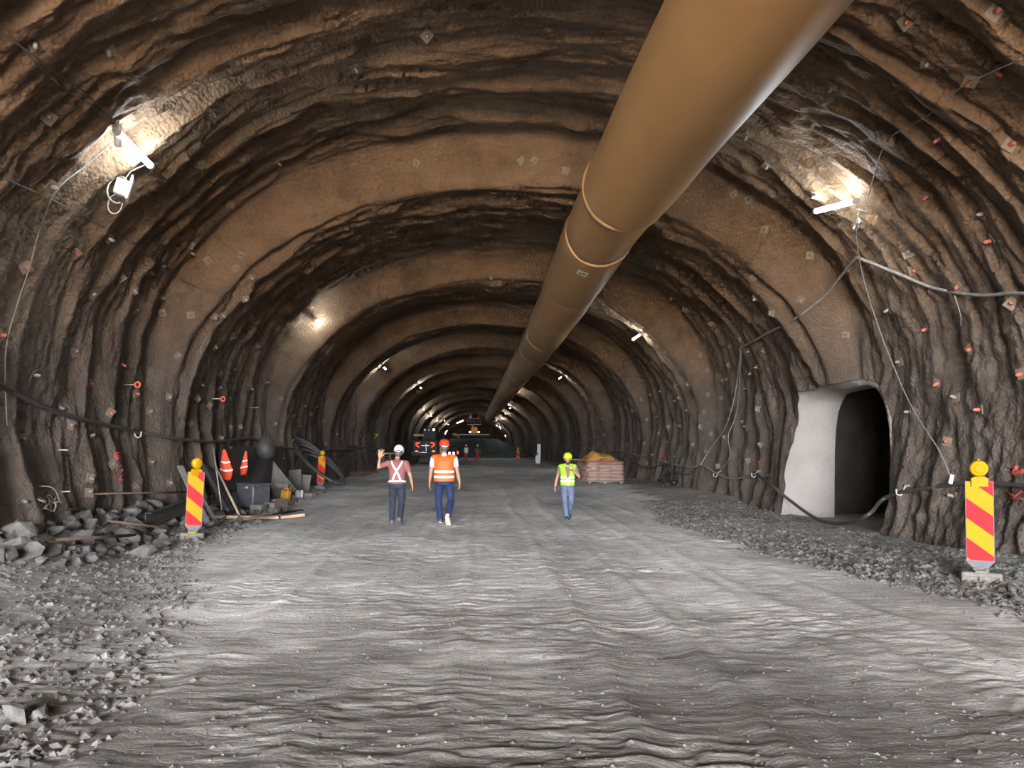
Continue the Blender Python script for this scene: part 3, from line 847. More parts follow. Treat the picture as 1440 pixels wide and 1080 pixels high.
left_px = [(30, 617), (31, 704), (125, 614), (125, 693), (158, 653), (127, 672), (98, 598), (155, 580, 1), (170, 512, 1), (125, 540, 1), (210, 580), (212, 650), (189, 685), (238, 679), (216, 715), (47, 527), (105, 495), (83, 573), (130, 414), (72, 262), (36, 376, 1), (106, 356, 1), (188, 408), (189, 435), (152, 335), (170, 390), (227, 418), (228, 440), (228, 374), (268, 443), (250, 500), (237, 558), (268, 595), (282, 540), (301, 488), (309, 524), (278, 560), (323, 600), (308, 545), (295, 570), (311, 617), (292, 366), (268, 355), (332, 377), (324, 287), (338, 220), (391, 228), (281, 231), (302, 158), (268, 344), (210, 382), (50, 60), (153, 69), (68, 165), (302, 445), (313, 443), (345, 420), (362, 487), (326, 473), (270, 293), (339, 359), (353, 390), (0, 472, 1), (190, 553, 1)]
right_px = [(1275, 30, 1), (1399, 17, 1), (1305, 88), (1261, 121, 1), (1365, 114, 1), (1250, 198, 1), (1322, 193, 1), (1419, 204, 1), (1305, 275, 1), (1384, 300), (1395, 338, 1), (1347, 403, 1), (1285, 380, 1), (1422, 427, 1), (1204, 317), (1147, 172), (1078, 232), (1147, 275), (1075, 323), (1053, 281), (1032, 273), (1086, 272), (1277, 358), (1304, 462, 1), (1365, 491, 1), (1320, 538, 1), (1379, 576, 1), (1332, 621, 1), (1387, 662), (1266, 509), (1280, 579), (1342, 698), (1437, 525, 1), (1250, 435), (1190, 470), (1055, 493), (1075, 493), (1043, 477), (1027, 487), (1025, 513), (1056, 524), (1017, 535), (1015, 560), (1066, 575), (1045, 592), (1070, 625), (1052, 648), (1085, 440), (1063, 418), (1017, 399), (1139, 359), (1126, 422), (1060, 390), (950, 383), (926, 375), (945, 420), (975, 400), (963, 436), (1000, 455), (985, 500), (995, 520), (968, 540), (955, 560), (990, 580), (1000, 610), (985, 600), (975, 625), (940, 600), (925, 585), (915, 555), (905, 535), (1345, 560), (1400, 100, 1), (1170, 120), (1050, 190)]
done = []
for q in left_px:
    p, n = hit(q[0], q[1]); done.append(p); o = len(q) > 2
    bolt(p, n, *(LLO if o else LL), o)
for q in right_px:
    p, n = hit(q[0], q[1]); done.append(p); o = len(q) > 2
    bolt(p, n, *(LRO if o else LR), o)
for q in [(752, 225), (733, 226), (795, 240), (585, 229), (693, 275), (685, 330), (690, 390), (681, 341), (600, 50), (500, 95)]:
    p, n = hit(q[0], q[1]); done.append(p); bolt(p, n, 'small bolt head standing out of the tunnel crown', GC)
# staggered pattern deeper in
for side, o, lab in ((-1, wall_left, LL), (1, wall_right, LR)):
    y = 21.0; row = 0
    while y < 56:
        for k in range(4):
            z = .9 + k * 1.05 + (.5 if row % 2 else 0) + RNG.uniform(-.15, .15)
            yy_ = y + RNG.uniform(-.25, .25)
            h = cast_side(CX, yy_, z, side, 0, o)
            if h and all((h[0] - d).length > .55 for d in done) and z < 4.2:
                done.append(h[0]); bolt(h[0], h[1], *lab)
        y += 1.25 + .02 * y; row += 1
# survey pins
for k, (x, y, x2, y2, hd, lb) in enumerate(((160, 541, 190, 541, 1, 'long white survey pin with orange ring head on left wall'), (286, 560, 311, 561, 1, 'white survey pin with orange end on left wall, farther in'), (340, 573, 363, 573, 0, 'short pale pin sticking out of left wall beyond the survey pins'), (72, 632, 95, 633, 0, 'thin pale pin in lower left wall, upper of two'), (76, 692, 98, 691, 0, 'thin pale pin in lower left wall, lower of two'))):
    p, n = hit((x + x2) / 2, y, 0.0); q = at(x2, y2, p.y - .12); q0 = at(x, y, p.y + .1)
    t = empty('survey_pin', p, 0, lb, 'pin')
    MB().tube([q0 - p, q - p], .012, 6).build('shaft', M['pin'], t)
    if hd:
        MB().tube([q - p + Vector((.055 * math.cos(a) + .05, 0, .055 * math.sin(a))) for a in np.linspace(0, 6.2832, 17)], .02, 6, cap=False).build('ring_head', M['pinhead'], t)

# ------------------------------------------------------------------ spray-painted survey numbers (flat paint following the wall)
def spray(strokes, name, label, r=.034):
    mb = MB()
    for st in strokes:
        P = []
        for i in range(len(st) - 1):
            for k in range(5):
                t = k / 5; P.append((st[i][0] + (st[i + 1][0] - st[i][0]) * t, st[i][1] + (st[i + 1][1] - st[i][1]) * t))
        P.append(st[-1])
        W = [hit(x, y, .006) for x, y in P]
        w3 = [w[0] for w in W]
        mb.tube(w3, r * 1.3, 6, flat=.35)
    o = mb.build(name, M['spray']); tag(o, label, 'paint mark')
spray([[(163, 637), (171, 637), (171, 645), (163, 645), (163, 637)], [(163, 641), (171, 641)]], 'paint_mark', 'red spray-painted figure 8 on left wall, uppermost of the column')
spray([[(164, 655), (171, 655), (171, 662)]], 'paint_mark', 'red spray-painted hook stroke on left wall, middle of the column', .02)
spray([[(162, 667), (162, 674)], [(166, 669), (172, 669), (167, 675), (173, 675)]], 'paint_mark', 'red spray-painted figures 12 on left wall, lowest of the column', .02)
spray([[(1420, 658), (1432, 655), (1424, 667), (1440, 662)]], 'paint_mark', 'red spray-painted scrawl on right wall at frame edge, upper', .03)
spray([[(1418, 692), (1428, 698), (1438, 690)], [(1422, 700), (1440, 702)]], 'paint_mark', 'red spray-painted scrawl on right wall at frame edge, lower', .03)
spray([[(925, 641), (938, 644), (930, 647)]], 'paint_mark', 'orange-red paint smear above the right wall cable bundle', .06)
spray([[(1061, 645), (1069, 650), (1060, 658)]], 'paint_mark', 'red paint daub beside hook left of side opening', .03)
spray([[(281, 632), (284, 645)]], 'paint_mark', 'faint red paint stroke on left wall above the near beacon', .03)
# ------------------------------------------------------------------ rocks
def rock_mesh(seed, n=16, flat=1.0):
    r = random.Random(seed); bm = bmesh.new()
    for _ in range(n):
        v = Vector((r.gauss(0, 1), r.gauss(0, 1), r.gauss(0, 1))).normalized() * r.uniform(.78, 1.0)
        v = Vector((v.x * r.uniform(.95, 1.05), v.y * .8, v.z * .72 * flat)); bm.verts.new(v * .5)
    res = bmesh.ops.convex_hull(bm, input=bm.verts)
    bmesh.ops.delete(bm, geom=[e for e in res['geom_interior'] if isinstance(e, bmesh.types.BMVert)], context='VERTS')
    me = bpy.data.meshes.new('rock'); bm.to_mesh(me); bm.free(); me.materials.append(M['rock'])
    return me
rocks = [rock_mesh(100 + k, 15 + k % 5, .75 + .07 * (k % 6)) for k in range(10)]
def rock(p, size, label, group, k=None, rot=None, sc=None, name='rock'):
    o = link(name, rocks[RNG.randrange(10) if k is None else k])
    s = size if sc is None else 1
    o.scale = (size, size, size) if sc is None else (size * sc[0], size * sc[1], size * sc[2])
    o.rotation_euler = rot or (RNG.uniform(-.5, .5), RNG.uniform(-.5, .5), RNG.uniform(0, 6.3))
    o.location = p
    tag(o, label, 'rock', group)
    return o
G_HEAP = 'rocks heaped along the foot of the left wall'
LB_HEAP = 'angular grey rock in the heap along foot of left wall'
# the larger blocks, each told by its place
main = [(118, 752, 44, 'pale flat slab rock on top of left heap below the wall'), (188, 742, 30, 'pointed pale block leaning high on the left heap'), (200, 772, 40, 'tall pale block standing at the right end of left heap'),
        (137, 771, 24, 'rounded grey rock in the middle of the left heap, above a rod'), (56, 787, 28, 'squarish grey block low in the left heap'), (83, 745, 20, 'grey block in the left heap right of the shiny scrap'),
        (105, 750, 22, 'dark-edged rock behind the flat slab on the left heap'), (42, 771, 34, 'broad grey rock in the left heap below the shiny scrap'), (6, 762, 26, 'rock cut by left frame edge in the heap'),
        (178, 752, 50, 'long sloping pale slab at the right of the left heap'), (228, 753, 20, 'small pale rock in front of the near left beacon'), (99, 735, 34, 'long thin stone slab against the left wall'),
        (85, 791, 24, 'upright grey rock near lower edge of left heap'), (157, 748, 22, 'rounded grey boulder under the black beam'), (224, 763, 17, 'brownish rock beside the near left beacon base'),
        (22, 998, 50, 'dark wet boulder at bottom left corner of the ground'), (58, 1000, 34, 'pale stone beside the dark boulder at bottom left'), (8, 1005, 26, 'beige stone cut by bottom left frame edge')]
for (x, y, s, lb) in main:
    p, n = hit(x, y + s * .25, 0, (floor, wall_left))
    sz = s * p.y / FPX * 1.15
    rock(p + Vector((0, 0, sz * .12)), sz, lb, None, rot=(RNG.uniform(-.3, .3), RNG.uniform(-.3, .3), RNG.uniform(0, 6)))
r2 = random.Random(5)
cnt = 0
while cnt < 170:
    y = r2.uniform(9.2, 18.5); x = r2.uniform(-7.5, -5.2 + .03 * y)
    if x > -5.5 and r2.random() < .6: continue
    if (x + 5.3) ** 2 + (y - 13.1) ** 2 < .25: continue
    px = VPX + FPX * x / y
    if px < -15: continue
    s = r2.uniform(.16, .44) * (1.2 if x < -6.0 else .75)
    z = ground(x, y)
    rock((x, y, z + s * r2.uniform(.05, .3)), s, LB_HEAP, G_HEAP); cnt += 1
for k in range(34):
    y = r2.uniform(18.5, 27); x = r2.uniform(-7.0, -5.2); s = r2.uniform(.15, .34)
    rock((x, y, ground(x, y) + s * .12), s, 'angular grey rock among the clutter by left wall beyond near beacon', 'rocks among the clutter by left wall')
for k in range(60):
    y = r2.uniform(7.2, 15.5); x = float(edge_r(np.array([y]))[0]) + r2.uniform(0, 2.8) * r2.random(); s = r2.uniform(.09, .2)
    if abs(x - 6.4) < .3 and abs(y - 8.95) < .3: continue
    rock((x, y, ground(x, y) + s * .1), s, 'broken stone lying in the gravel along foot of right wall', 'stones in the gravel along right wall')
for k in range(44):
    y = r2.uniform(4.6, 9.5); x = -float(edge_l(np.array([y]))[0]) - r2.uniform(-.2, 1.6); s = r2.uniform(.05, .12)
    rock((x, y, ground(x, y) + s * .1), s, 'small stone on the rough ground below the left heap', 'small stones on ground below left heap')

# gravel spread: too small to pick apart
def gravel(name, pts, sizes, label, seed):
    r = np.random.RandomState(seed); n = len(pts)
    base = np.array([[1, 0, -.2], [.2, 1, 0], [-.9, .5, -.1], [-.6, -.9, 0], [.5, -.9, .1], [.1, .1, .8], [-.2, -.1, -.7]]) * .5
    fc = np.array([[0, 1, 5], [1, 2, 5], [2, 3, 5], [3, 4, 5], [4, 0, 5], [1, 0, 6], [2, 1, 6], [3, 2, 6], [4, 3, 6], [0, 4, 6]])
    a = r.rand(n) * 6.283; c, s_ = np.cos(a), np.sin(a)
    B = base[None] * (1 + .35 * (r.rand(n, 7, 3) - .5)) * sizes[:, None, None] * (np.array([1, 1, .75])[None, None] + .3 * (r.rand(n, 1, 3) - .5))
    X = B[..., 0] * c[:, None] - B[..., 1] * s_[:, None]; Y = B[..., 0] * s_[:, None] + B[..., 1] * c[:, None]
    Z = B[..., 2] + .35 * X * (r.rand(n, 1) - .5)
    Vv = np.stack([X, Y, Z], -1) + pts[:, None, :]
    Fc = fc[None] + (np.arange(n) * 7)[:, None, None]
    me = bpy.data.meshes.new(name)
    me.from_pydata(Vv.reshape(-1, 3).tolist(), [], Fc.reshape(-1, 3).tolist())
    o = link(name, me, M['gravel']); tag(o, label, 'gravel', None, 'stuff'); return o
r = np.random.RandomState(3)
n = 10500
ys = 6.2 + 16 * r.rand(n) ** 1.4; ed = edge_r(ys)
xs = ed - .2 + (8.5 - ed) * r.rand(n) ** 1.3 + .12 * r.randn(n); ok = (xs < 8.3) ; xs, ys = xs[ok], ys[ok]
gravel('gravel_strip', np.c_[xs, ys, floor_at(xs, ys) + .005], .025 + .095 * r.rand(len(xs)) ** 2.4, 'loose dark gravel strewn along the foot of the right wall', 4)
n = 5600
ys = 3.9 + 15 * r.rand(n) ** 1.15; xs = -edge_l(ys) + .3 - (6.9 - edge_l(ys)) * r.rand(n) ** 1.5 + .15 * r.randn(n)
ok = (xs > -7.6); xs, ys = xs[ok], ys[ok]
gravel('gravel_strip', np.c_[xs, ys, floor_at(xs, ys) + .005], .025 + .08 * r.rand(len(xs)) ** 2.2, 'loose grey gravel and chips along the foot of the left wall', 5)
n = 4200
ys = 3.7 + 13 * r.rand(n) ** 2.2; xs = -4.8 + 10.6 * r.rand(n)
gravel('gravel_scatter', np.c_[xs, ys, floor_at(xs, ys)], .010 + .034 * r.rand(n) ** 3, 'fine stone chips scattered over the tunnel floor', 6)

# ------------------------------------------------------------------ left-hand clutter
def rod(p0, p1, r_, m, name, label, cat, group=None, n=6):
    mid = (p0 + p1) / 2
    o = MB().tube([p0 - mid, p1 - mid], r_, n).build(name, m, loc=mid); return tag(o, label, cat, group)
def plank(p0, p1, w, h, m, name, label, cat, group=None, roll=0.0):
    mid = (p0 + p1) / 2; d = p1 - p0
    q = d.to_track_quat('X', 'Z')
    o = MB().box((0, 0, 0), (d.length, w, h), bevel=.006).build(name, m, loc=mid)
    o.rotation_mode = 'QUATERNION'; o.rotation_quaternion = q @ Euler((roll, 0, 0)).to_quaternion()
    return tag(o, label, cat, group)
def gp(px, py, up=0.0):
    p, n = hit(px, py, 0, (floor, wall_left, wall_right)); return p + Vector((0, 0, up))
def gx(px, Y, up=0.0):
    x = (px - VPX) / FPX * Y; return Vector((x, Y, ground(x, Y) + up))

# black steel beam (channel) lying on the heap and thin rods
b0, b1 = gx(205, 13.6, .22), gx(263, 15.2, .42)
mid = (b0 + b1) / 2; d = b1 - b0
bm_ = empty('steel_beam', mid, 0, 'black steel channel beam lying slanted on the left heap', 'beam'); bm_.rotation_mode = 'QUATERNION'; bm_.rotation_quaternion = d.to_track_quat('X', 'Z')
MB().box((0, 0, 0), (d.length, .02, .24)).build('web', M['tarp'], bm_)
MB().box((0, -.06, .12), (d.length, .12, .02)).build('flange', M['tarp'], bm_)
MB().box((0, -.06, -.12), (d.length, .12, .02)).build('flange', M['tarp'], bm_)
rod(gx(128, 13.2, .42), gx(266, 15.8, .62), .022, M['rust'], 'steel_rod', 'long dark rod resting along the top of left heap', 'rod')
rod(gx(150, 12.6, .2), gx(238, 13.4, .18), .022, M['rust'], 'steel_rod', 'dark rod across the middle of left heap', 'rod')
rod(gx(80, 10.4, .14), gx(190, 12.3, .20), .028, M['rust'], 'steel_rod', 'dark rod near the lower edge of left heap', 'rod')
rod(gx(20, 11.2, .3), gx(120, 12.4, .34), .024, M['rust'], 'steel_rod', 'dark rod under the shiny scrap on left heap', 'rod')
# shiny scrap tangle
p = gx(35, 11.6, .22)
sc_ = empty('scrap_heap', p, 0, 'tangle of shiny wire and strip scrap on the left heap by frame edge', 'scrap')
M['foil'] = material('shiny_strip', (.36, .33, .30), (.10, .085, .075), .35, metal=.4, scale=18)
r3 = random.Random(9)
for k in range(34):
    c = Vector((r3.gauss(0, .17), r3.gauss(0, .18), abs(r3.gauss(.0, .13)))); R_ = r3.uniform(.08, .26); a0 = r3.uniform(0, 6)
    ax = Euler((r3.uniform(-.7, .7), r3.uniform(-.7, .7), r3.uniform(0, 6))).to_matrix()
    MB().tube([c + ax @ Vector((R_ * math.cos(a0 + t), .55 * R_ * math.sin(a0 + t), .05 * math.sin(3 * t))) for t in np.linspace(0, r3.uniform(2.5, 5.5), 14)], r3.uniform(.010, .03), 5, flat=.4).build('strip', M['foil'], sc_)

# clutter behind the near beacon
plank(gx(253, 16.3, 1.05), gx(292, 15.2, .05), .14, .04, M['base'], 'leaning_plank', 'pale plank leaning behind the near left beacon', 'plank')
plank(gx(262, 16.4, .95), gx(303, 15.6, .05), .12, .04, M['base'], 'leaning_plank', 'second pale plank leaning right of the near left beacon', 'plank')
rod(gx(302, 18.2, 1.1) , gx(336, 16.9, .1), .03, M['wood'], 'pole', 'long wooden pole leaning beside the orange cloths', 'pole')
rod(gx(300, 18.3, 1.5), gx(312, 17.6, .1), .02, M['steel'], 'pole', 'thin steel pole leaning behind the wooden pole', 'pole')
# dark pipes bent in a sheaf
for k in range(4):
    a = gx(284 + 5 * k, 18.6 + .2 * k, .9 - .05 * k); b = gx(322 + 4 * k, 17.6 + .2 * k, .08)
    c = (a + b) / 2 + Vector((-.12, 0, .22))
    P = [a * (1 - t) ** 2 + c * 2 * t * (1 - t) + b * t * t for t in np.linspace(0, 1, 12)]
    tag(MB().tube(P, .06, 8).build('bent_pipe', M['hose']), ['leftmost of four bent black pipes leaning behind near beacon', 'second of four bent black pipes behind near beacon', 'third of four bent black pipes behind near beacon', 'rightmost of four bent black pipes behind near beacon'][k], 'pipe')
# black sheeting against the wall
def sheet(name, corners, m, label, cat, nx=14, ny=12, amp=.06, seed=1, thick=.012, parent=None):
    a, b, c, d = corners; P = []
    def node(i, j, s):
        u, v = i / nx, j / ny
        p = a * (1 - u) * (1 - v) + b * u * (1 - v) + c * u * v + d * (1 - u) * v
        w = amp * (math.sin(u * 9 + seed + 2.5 * v) + .6 * math.sin(u * 17 + v * 3 + seed * 2)) * (.3 + .7 * v)
        return p + Vector((w * .6, -abs(w) + s, .25 * w))
    for s in (0, thick):
        for j in range(ny + 1):
            for i in range(nx + 1): P.append(node(i, j, s))
    o = (nx + 1) * (ny + 1); fs = []
    for j in range(ny):
        for i in range(nx):
            q = j * (nx + 1) + i
            fs.append([q, q + nx + 1, q + nx + 2, q + 1]); fs.append([o + q, o + q + 1, o + q + nx + 2, o + q + nx + 1])
    for i in range(nx):
        fs.append([i, i + 1, o + i + 1, o + i]); q = ny * (nx + 1) + i; fs.append([q + 1, q, o + q, o + q + 1])
    for j in range(ny):
        q = j * (nx + 1); fs.append([q + nx + 1, q, o + q, o + q + nx + 1]); q += nx; fs.append([q, q + nx + 1, o + q + nx + 1, o + q])
    ob = MB().add(P, fs, 0, True).build(name, m, parent)
    if label: tag(ob, label, cat)
    return ob
YS = 19.3
sheet('plastic_sheet', [at(322, 628, 19.3), at(398, 628, 24.0), at(402, 684, 23.6), at(318, 692, 18.6)], M['tarp'], 'black plastic sheet draped on the left wall behind the crate', 'sheet', 18, 12, .10)
p = at(374, 630, 21.6)
bg_ = empty('hanging_bag', p, 0, 'dark rounded bag hanging on left wall above the crate', 'bag')
MB().lathe([(.02, .42), (.10, .36), (.24, .2), (.30, 0), (.27, -.2), (.15, -.33), (.02, -.36)], 16).build('bag_body', M['tarp'], bg_)
MB().tube([(-.06, 0, .38), (-.04, .05, .6), (.05, .05, .6), (.06, 0, .38)], .015, 6).build('strap', M['tarp'], bg_)
# red-orange cloths with reflective bands
def hanging(px, pytop, pybot, Y, wtop, wbot, label, seed):
    top = at(px, pytop, Y); L_ = (pybot - pytop) / FPX * Y
    t = empty('hanging_cloth', top - Vector((0, 0, L_)), 0, label, 'cloth')
    def prof(v): return (wtop + (wbot - wtop) * min(1, v * 1.5)) * (1 - .35 * max(0, v - .75) / .25)
    def part(v0, v1, off, m, name):
        n = 20; k = max(3, int((v1 - v0) * 24)); P = []; fs = []
        for j in range(k + 1):
            v = v0 + (v1 - v0) * j / k; w = prof(v) * (1 + off)
            for i in range(n):
                a = 2 * math.pi * i / n
                f = 1 + .16 * math.sin(4 * a + seed + 2 * v) 
                P.append((w * f * math.cos(a) + .10 * v * math.sin(seed + 1), .55 * w * f * math.sin(a), L_ * (1 - v) + .03 * math.sin(2 * a + seed) * v))
        for j in range(k):
            for i in range(n):
                i2 = (i + 1) % n; fs.append([j * n + i, (j + 1) * n + i, (j + 1) * n + i2, j * n + i2])
        fs.append(list(range(n))); fs.append([k * n + i for i in range(n)][::-1])
        MB().add(P, fs, 0, True).build(name, m, t)
    part(0, 1, 0, M['orange_cl'], 'cloth')
    part(.40, .45, .04, M['reflect'], 'reflective_band'); part(.66, .72, .04, M['reflect'], 'reflective_band')
hanging(315, 632, 674, 18.7, .03, .15, 'larger red-orange cloth with white bands hanging left of the crate', 1)
hanging(346, 634, 667, 19.9, .02, .11, 'smaller red-orange cloth with white bands hanging behind the crate', 3)
# crate
p = gx(352, 19.6)
cr_ = empty('storage_crate', (p.x, p.y, p.z), 0, 'large dark plastic crate on the rubble by left wall', 'crate', rot=(0, .04, -.55))
MB().box((0, 0, .36), (.88, .62, .62), bevel=.03).build('crate_body', M['dark_pl'], cr_)
MB().box((0, 0, .69), (.92, .66, .06), bevel=.015).build('lid', M['dark_pl'], cr_)
MB().box((.2, -.34, .62), (.10, .03, .06), bevel=.006).build('latch', M['steel'], cr_)
# boards, boxes, canister and other bits to the right of the crate
def block(px, Y, size, m, name, label, cat, rz=0, up=0, tilt=(0, 0), bevel=.015, py=None):
    if py is not None: q = at(px, py, Y)
    else: q = gx(px, Y, up)
    o = MB().box((0, 0, size[2] / 2), size, bevel=bevel).build(name, m, loc=q, rot=(tilt[0], tilt[1], rz)); return tag(o, label, cat)
plank(gx(372, 22.4, 1.1), gx(407, 22.8, .12), .75, .03, M['sheet'], 'leaning_board', 'wide grey board leaning between hanging bag and boxes', 'board', roll=1.1)
block(395, 22.9, (.7, .45, .36), M['card'], 'cardboard_box', 'dusty brown carton behind the yellow canister', 'box', .2, .05)
block(393, 22.7, (.6, .4, .14), M['base'], 'flat_package', 'pale flat package lying on the dusty carton', 'package', .15, .42, (0, .12))
block(415, 25.8, (.48, .05, .82), M['sheet'], 'leaning_board', 'upright brown-grey board beside the hose coil', 'board', -.2, .05, (-.2, -.1))
block(427, 26.2, (.40, .05, .62), M['sheet'], 'leaning_board', 'shorter brown-grey board right of the upright board', 'board', -.1, .05, (-.25, .08))
cn = empty('canister', gx(400.5, 21.8, .0), 0, 'yellow plastic canister standing right of the dark crate', 'canister', rot=(0, .12, -.3))
MB().box((0, 0, .19), (.27, .2, .36), bevel=.035).build('canister_body', M['can'], cn)
MB().tube([(-.07, 0, .36), (-.05, 0, .43), (.05, 0, .43), (.08, 0, .36)], .022, 8).build('handle', M['can'], cn)
MB().lathe([(.03, .36), (.03, .41)], 10, 'z', (.10, .04, 0)).build('cap', M['red'], cn)
pt = empty('paint_pot', gx(386, 20.8), 0, 'small white and pink pot between crate and canister', 'pot')
MB().lathe([(.09, 0), (.11, .05), (.11, .18)], 14).build('pot_body', M['white'], pt)
MB().lathe([(.116, .09), (.116, .13)], 14).build('band', M['spray'], pt)
for k, (px, Y, w, lb) in enumerate(((363, 18.9, .34, 'pale concrete block in front of the dark crate, left one'), (379, 19.6, .36, 'pale concrete block in front of the dark crate, right one'), (432, 23.4, .24, 'small pale block near the foot of the middle beacon'))):
    block(px, Y, (w, .3, .22), M['base'], 'concrete_block', lb, 'block', .3 * k - .2, -.02, (.05, .08))
for k, (px, lb) in enumerate(((418, 'small pale tin by the upright board, left one'), (424, 'small pale tin by the upright board, right one'))):
    t = MB().lathe([(.06, 0), (.075, .02), (.075, .17), (.05, .2), (.045, .24)], 12).build('tin', M['white'], loc=gx(px, 23.9)); tag(t, lb, 'tin')
# hose coil leaning on the wall: loops of one pipe
hc = empty('hose_coil', gx(447, 27.6), 0, 'big black hose coil leaning against left wall behind the middle beacon', 'hose')
for k, (cx_, cy_, ax_, ay_, mn) in enumerate(((447, 648, 38, 30, .95), (449, 650, 35, 28, .9), (446, 647, 39, 31, 1.02), (452, 655, 31, 22, .75), (455, 658, 27, 18, .62), (456, 659, 30, 19, .68), (450, 652, 33, 26, .83))):
    Yc = 27.9 - .05 * k; s_ = Yc / FPX; c = at(cx_, cy_, Yc)
    A = Vector((ax_ * s_, -.35, -ay_ * s_)); B = Vector((.10, .75 * mn, .22 * mn))
    P = [c + A * math.cos(t) + B * math.sin(t) - hc.location for t in np.linspace(0, 6.2832, 49)]
    zmin = min(q.z for q in P)
    MB().tube([q + Vector((0, 0, max(0, .05 - zmin))) for q in P], .045, 8, cap=False).build('hose_loop', M['hose'], hc)
# timber and rods on the floor
plank(gx(291, 16.6, .05), gx(392, 16.9, .05), .12, .07, M['wood'], 'timber_plank', 'pale timber plank lying on the floor under dark rods', 'plank')
plank(gx(395, 16.9, .05), gx(428, 17.2, .05), .11, .07, M['wood'], 'timber_plank', 'short pale timber end lying right of the dark rods', 'plank')
for k in range(9):
    a = gx(343 + 1.6 * k, 15.2 + .10 * k, .13); b = gx(405 + 2.6 * k, 17.3 + .10 * k, .11)
    rod(a, b, .018, M['rust'], 'steel_rod', 'dark rusty rod in the bundle lying across the timber plank', 'rod', 'rusty rods across the timber plank')
rod(gx(299, 15.0, .03), gx(331, 18.0, .12), .022, M['rust'], 'steel_rod', 'single dark rod slanting up beside the timber plank', 'rod')
gr_ = empty('steel_grate', gx(395, 18.6, .15), 0, 'dark steel grate leaning on rubble in front of blocks', 'grate', rot=(1.0, 0, .1))
MB().box((0, 0, 0), (.34, .44, .012)).build('backing', M['tarp'], gr_)
for k in range(5): MB().box((-.14 + .07 * k, 0, .012), (.02, .44, .02)).build('bar', M['rust'], gr_)
# reinforcement mats on the floor farther in
for k in range(3):
    a = gx(492 + 6 * k, 41 + k, .06 + .05 * k); 
    mt = empty('mesh_mat', a, 0, ['lowest rusty mesh mat on the floor beyond the hose coil', 'middle rusty mesh mat on the floor beyond the hose coil', 'topmost rusty mesh mat on the floor beyond the hose coil'][k], 'mat', rot=(0, 0, .1 * k))
    for j in range(9): MB().tube([(-1.1, -2 + .5 * j, 0), (1.1, -2 + .5 * j, 0)], .025, 5).build('rod', M['rust'], mt)
    for j in range(6): MB().tube([(-1.0 + .4 * j, -2.1, .02), (-1.0 + .4 * j, 2.1, .02)], .025, 5).build('rod', M['rust'], mt)
# pallets and sign by the left wall
M['sign_w'] = material('white_board', (.36, .38, .41), (.30, .32, .34), .6, scale=5)
pp = gx(540, 54)
for k in range(7):
    t = empty('wooden_pallet', (pp.x + .05 * math.sin(k * 2), pp.y, pp.z + .15 * k), 0, '%s wooden pallet in the stack by left wall behind the waving man' % ['bottom', 'second lowest', 'third lowest', 'middle', 'third highest', 'second highest', 'top'][k], 'pallet', 'stacked pallets', rot=(0, 0, .06 * math.sin(k)))
    for j in range(5): MB().box((0, -.5 + .25 * j, .125), (1.3, .14, .025)).build('slat', M['wood_d'], t)
    for j in (-.55, 0, .55): MB().box((j, 0, .055), (.12, 1.1, .11)).build('runner', M['wood_d'], t)
rod(Vector((pp.x - .9, pp.y - .4, pp.z + 1.15)), Vector((pp.x + 1.0, pp.y - .4, pp.z + 1.13)), .05, M['wood'], 'timber_plank', 'pale timber lying on top of the pallet stack', 'plank')
sg = empty('site_sign', gx(520, 53.5), 0, 'pale board with faded orange mark beside the pallet stack', 'sign', rot=(-.08, 0, .1))
MB().box((0, 0, .62), (.86, .03, 1.15), bevel=.01).build('board', M['sign_w'], sg)
MB().box((.12, -.02, .88), (.30, .006, .22)).build('printed_mark', M['cap_o'], sg)
for q in (-.35, .35): MB().box((q, .12, .5), (.05, .05, 1.0), rot=(-.2, 0, 0)).build('leg', M['wood_d'], sg)
# yellow bracket on the wall
h = hit(526, 614, .05)[0]
br = empty('wall_bracket', h, 0, 'yellow angled bracket on left wall above the pallets', 'bracket')
M['ybar'] = material('yellow_bar', (.45, .35, .06), (.36, .28, .05), .6)
s_ = h.y / FPX
MB().box((.04 * 0, 0, 3 * s_), (12 * s_, .06, 1.3 * s_)).build('bar', M['ybar'], br)
MB().box((0, 0, -2 * s_), (12 * s_, .06, 1.2 * s_), rot=(0, -.85, 0)).build('brace', M['ybar'], br)
MB().box((-2.5 * s_, 0, 10 * s_), (1.2 * s_, .06, 12 * s_)).build('post', M['plate'], br)

# ------------------------------------------------------------------ wrapped bag stack by the right wall
M['bag'] = material('paper_bag', (.26, .105, .058), (.19, .075, .04), .7, scale=4, bump=.01, bscale=9)
M['film'] = material('stretch_film', (.9, .88, .86), (.85, .83, .8), .15, alpha=.12, spec=.6)
M['osheet'] = material('orange_sheet', (.46, .24, .06), (.38, .19, .05), .45, scale=3)
bp_ = gx(843, 33.6); bs = empty('bag_stack', bp_, 0, 'film-wrapped stack of brown bags on a pallet with orange sheet on top', 'bag stack', rot=(0, 0, .12))
for j in (-.5, -.25, 0, .25, .5): MB().box((0, j * 1.9, .11), (1.75, .16, .03)).build('pallet_slat', M['wood_d'], bs)
for j in (-.75, 0, .75): MB().box((j, 0, .05), (.14, 1.9, .10)).build('pallet_runner', M['wood_d'], bs)
def bag_mesh():
    bm = bmesh.new(); bmesh.ops.create_cube(bm, size=1)
    bmesh.ops.subdivide_edges(bm, edges=bm.edges, cuts=3, use_grid_fill=True)
    for v in bm.verts:
        x, y, z = v.co * 2; k = (1 - .35 * (abs(x) ** 4)) * (1 - .25 * abs(y) ** 4)
        v.co = Vector((x * .5, y * .5 * (1 - .06 * x * x), z * .5 * k))
    me = bpy.data.meshes.new('bag'); bm.to_mesh(me); bm.free(); me.materials.append(M['bag']); return smooth(me)
bagm = bag_mesh()
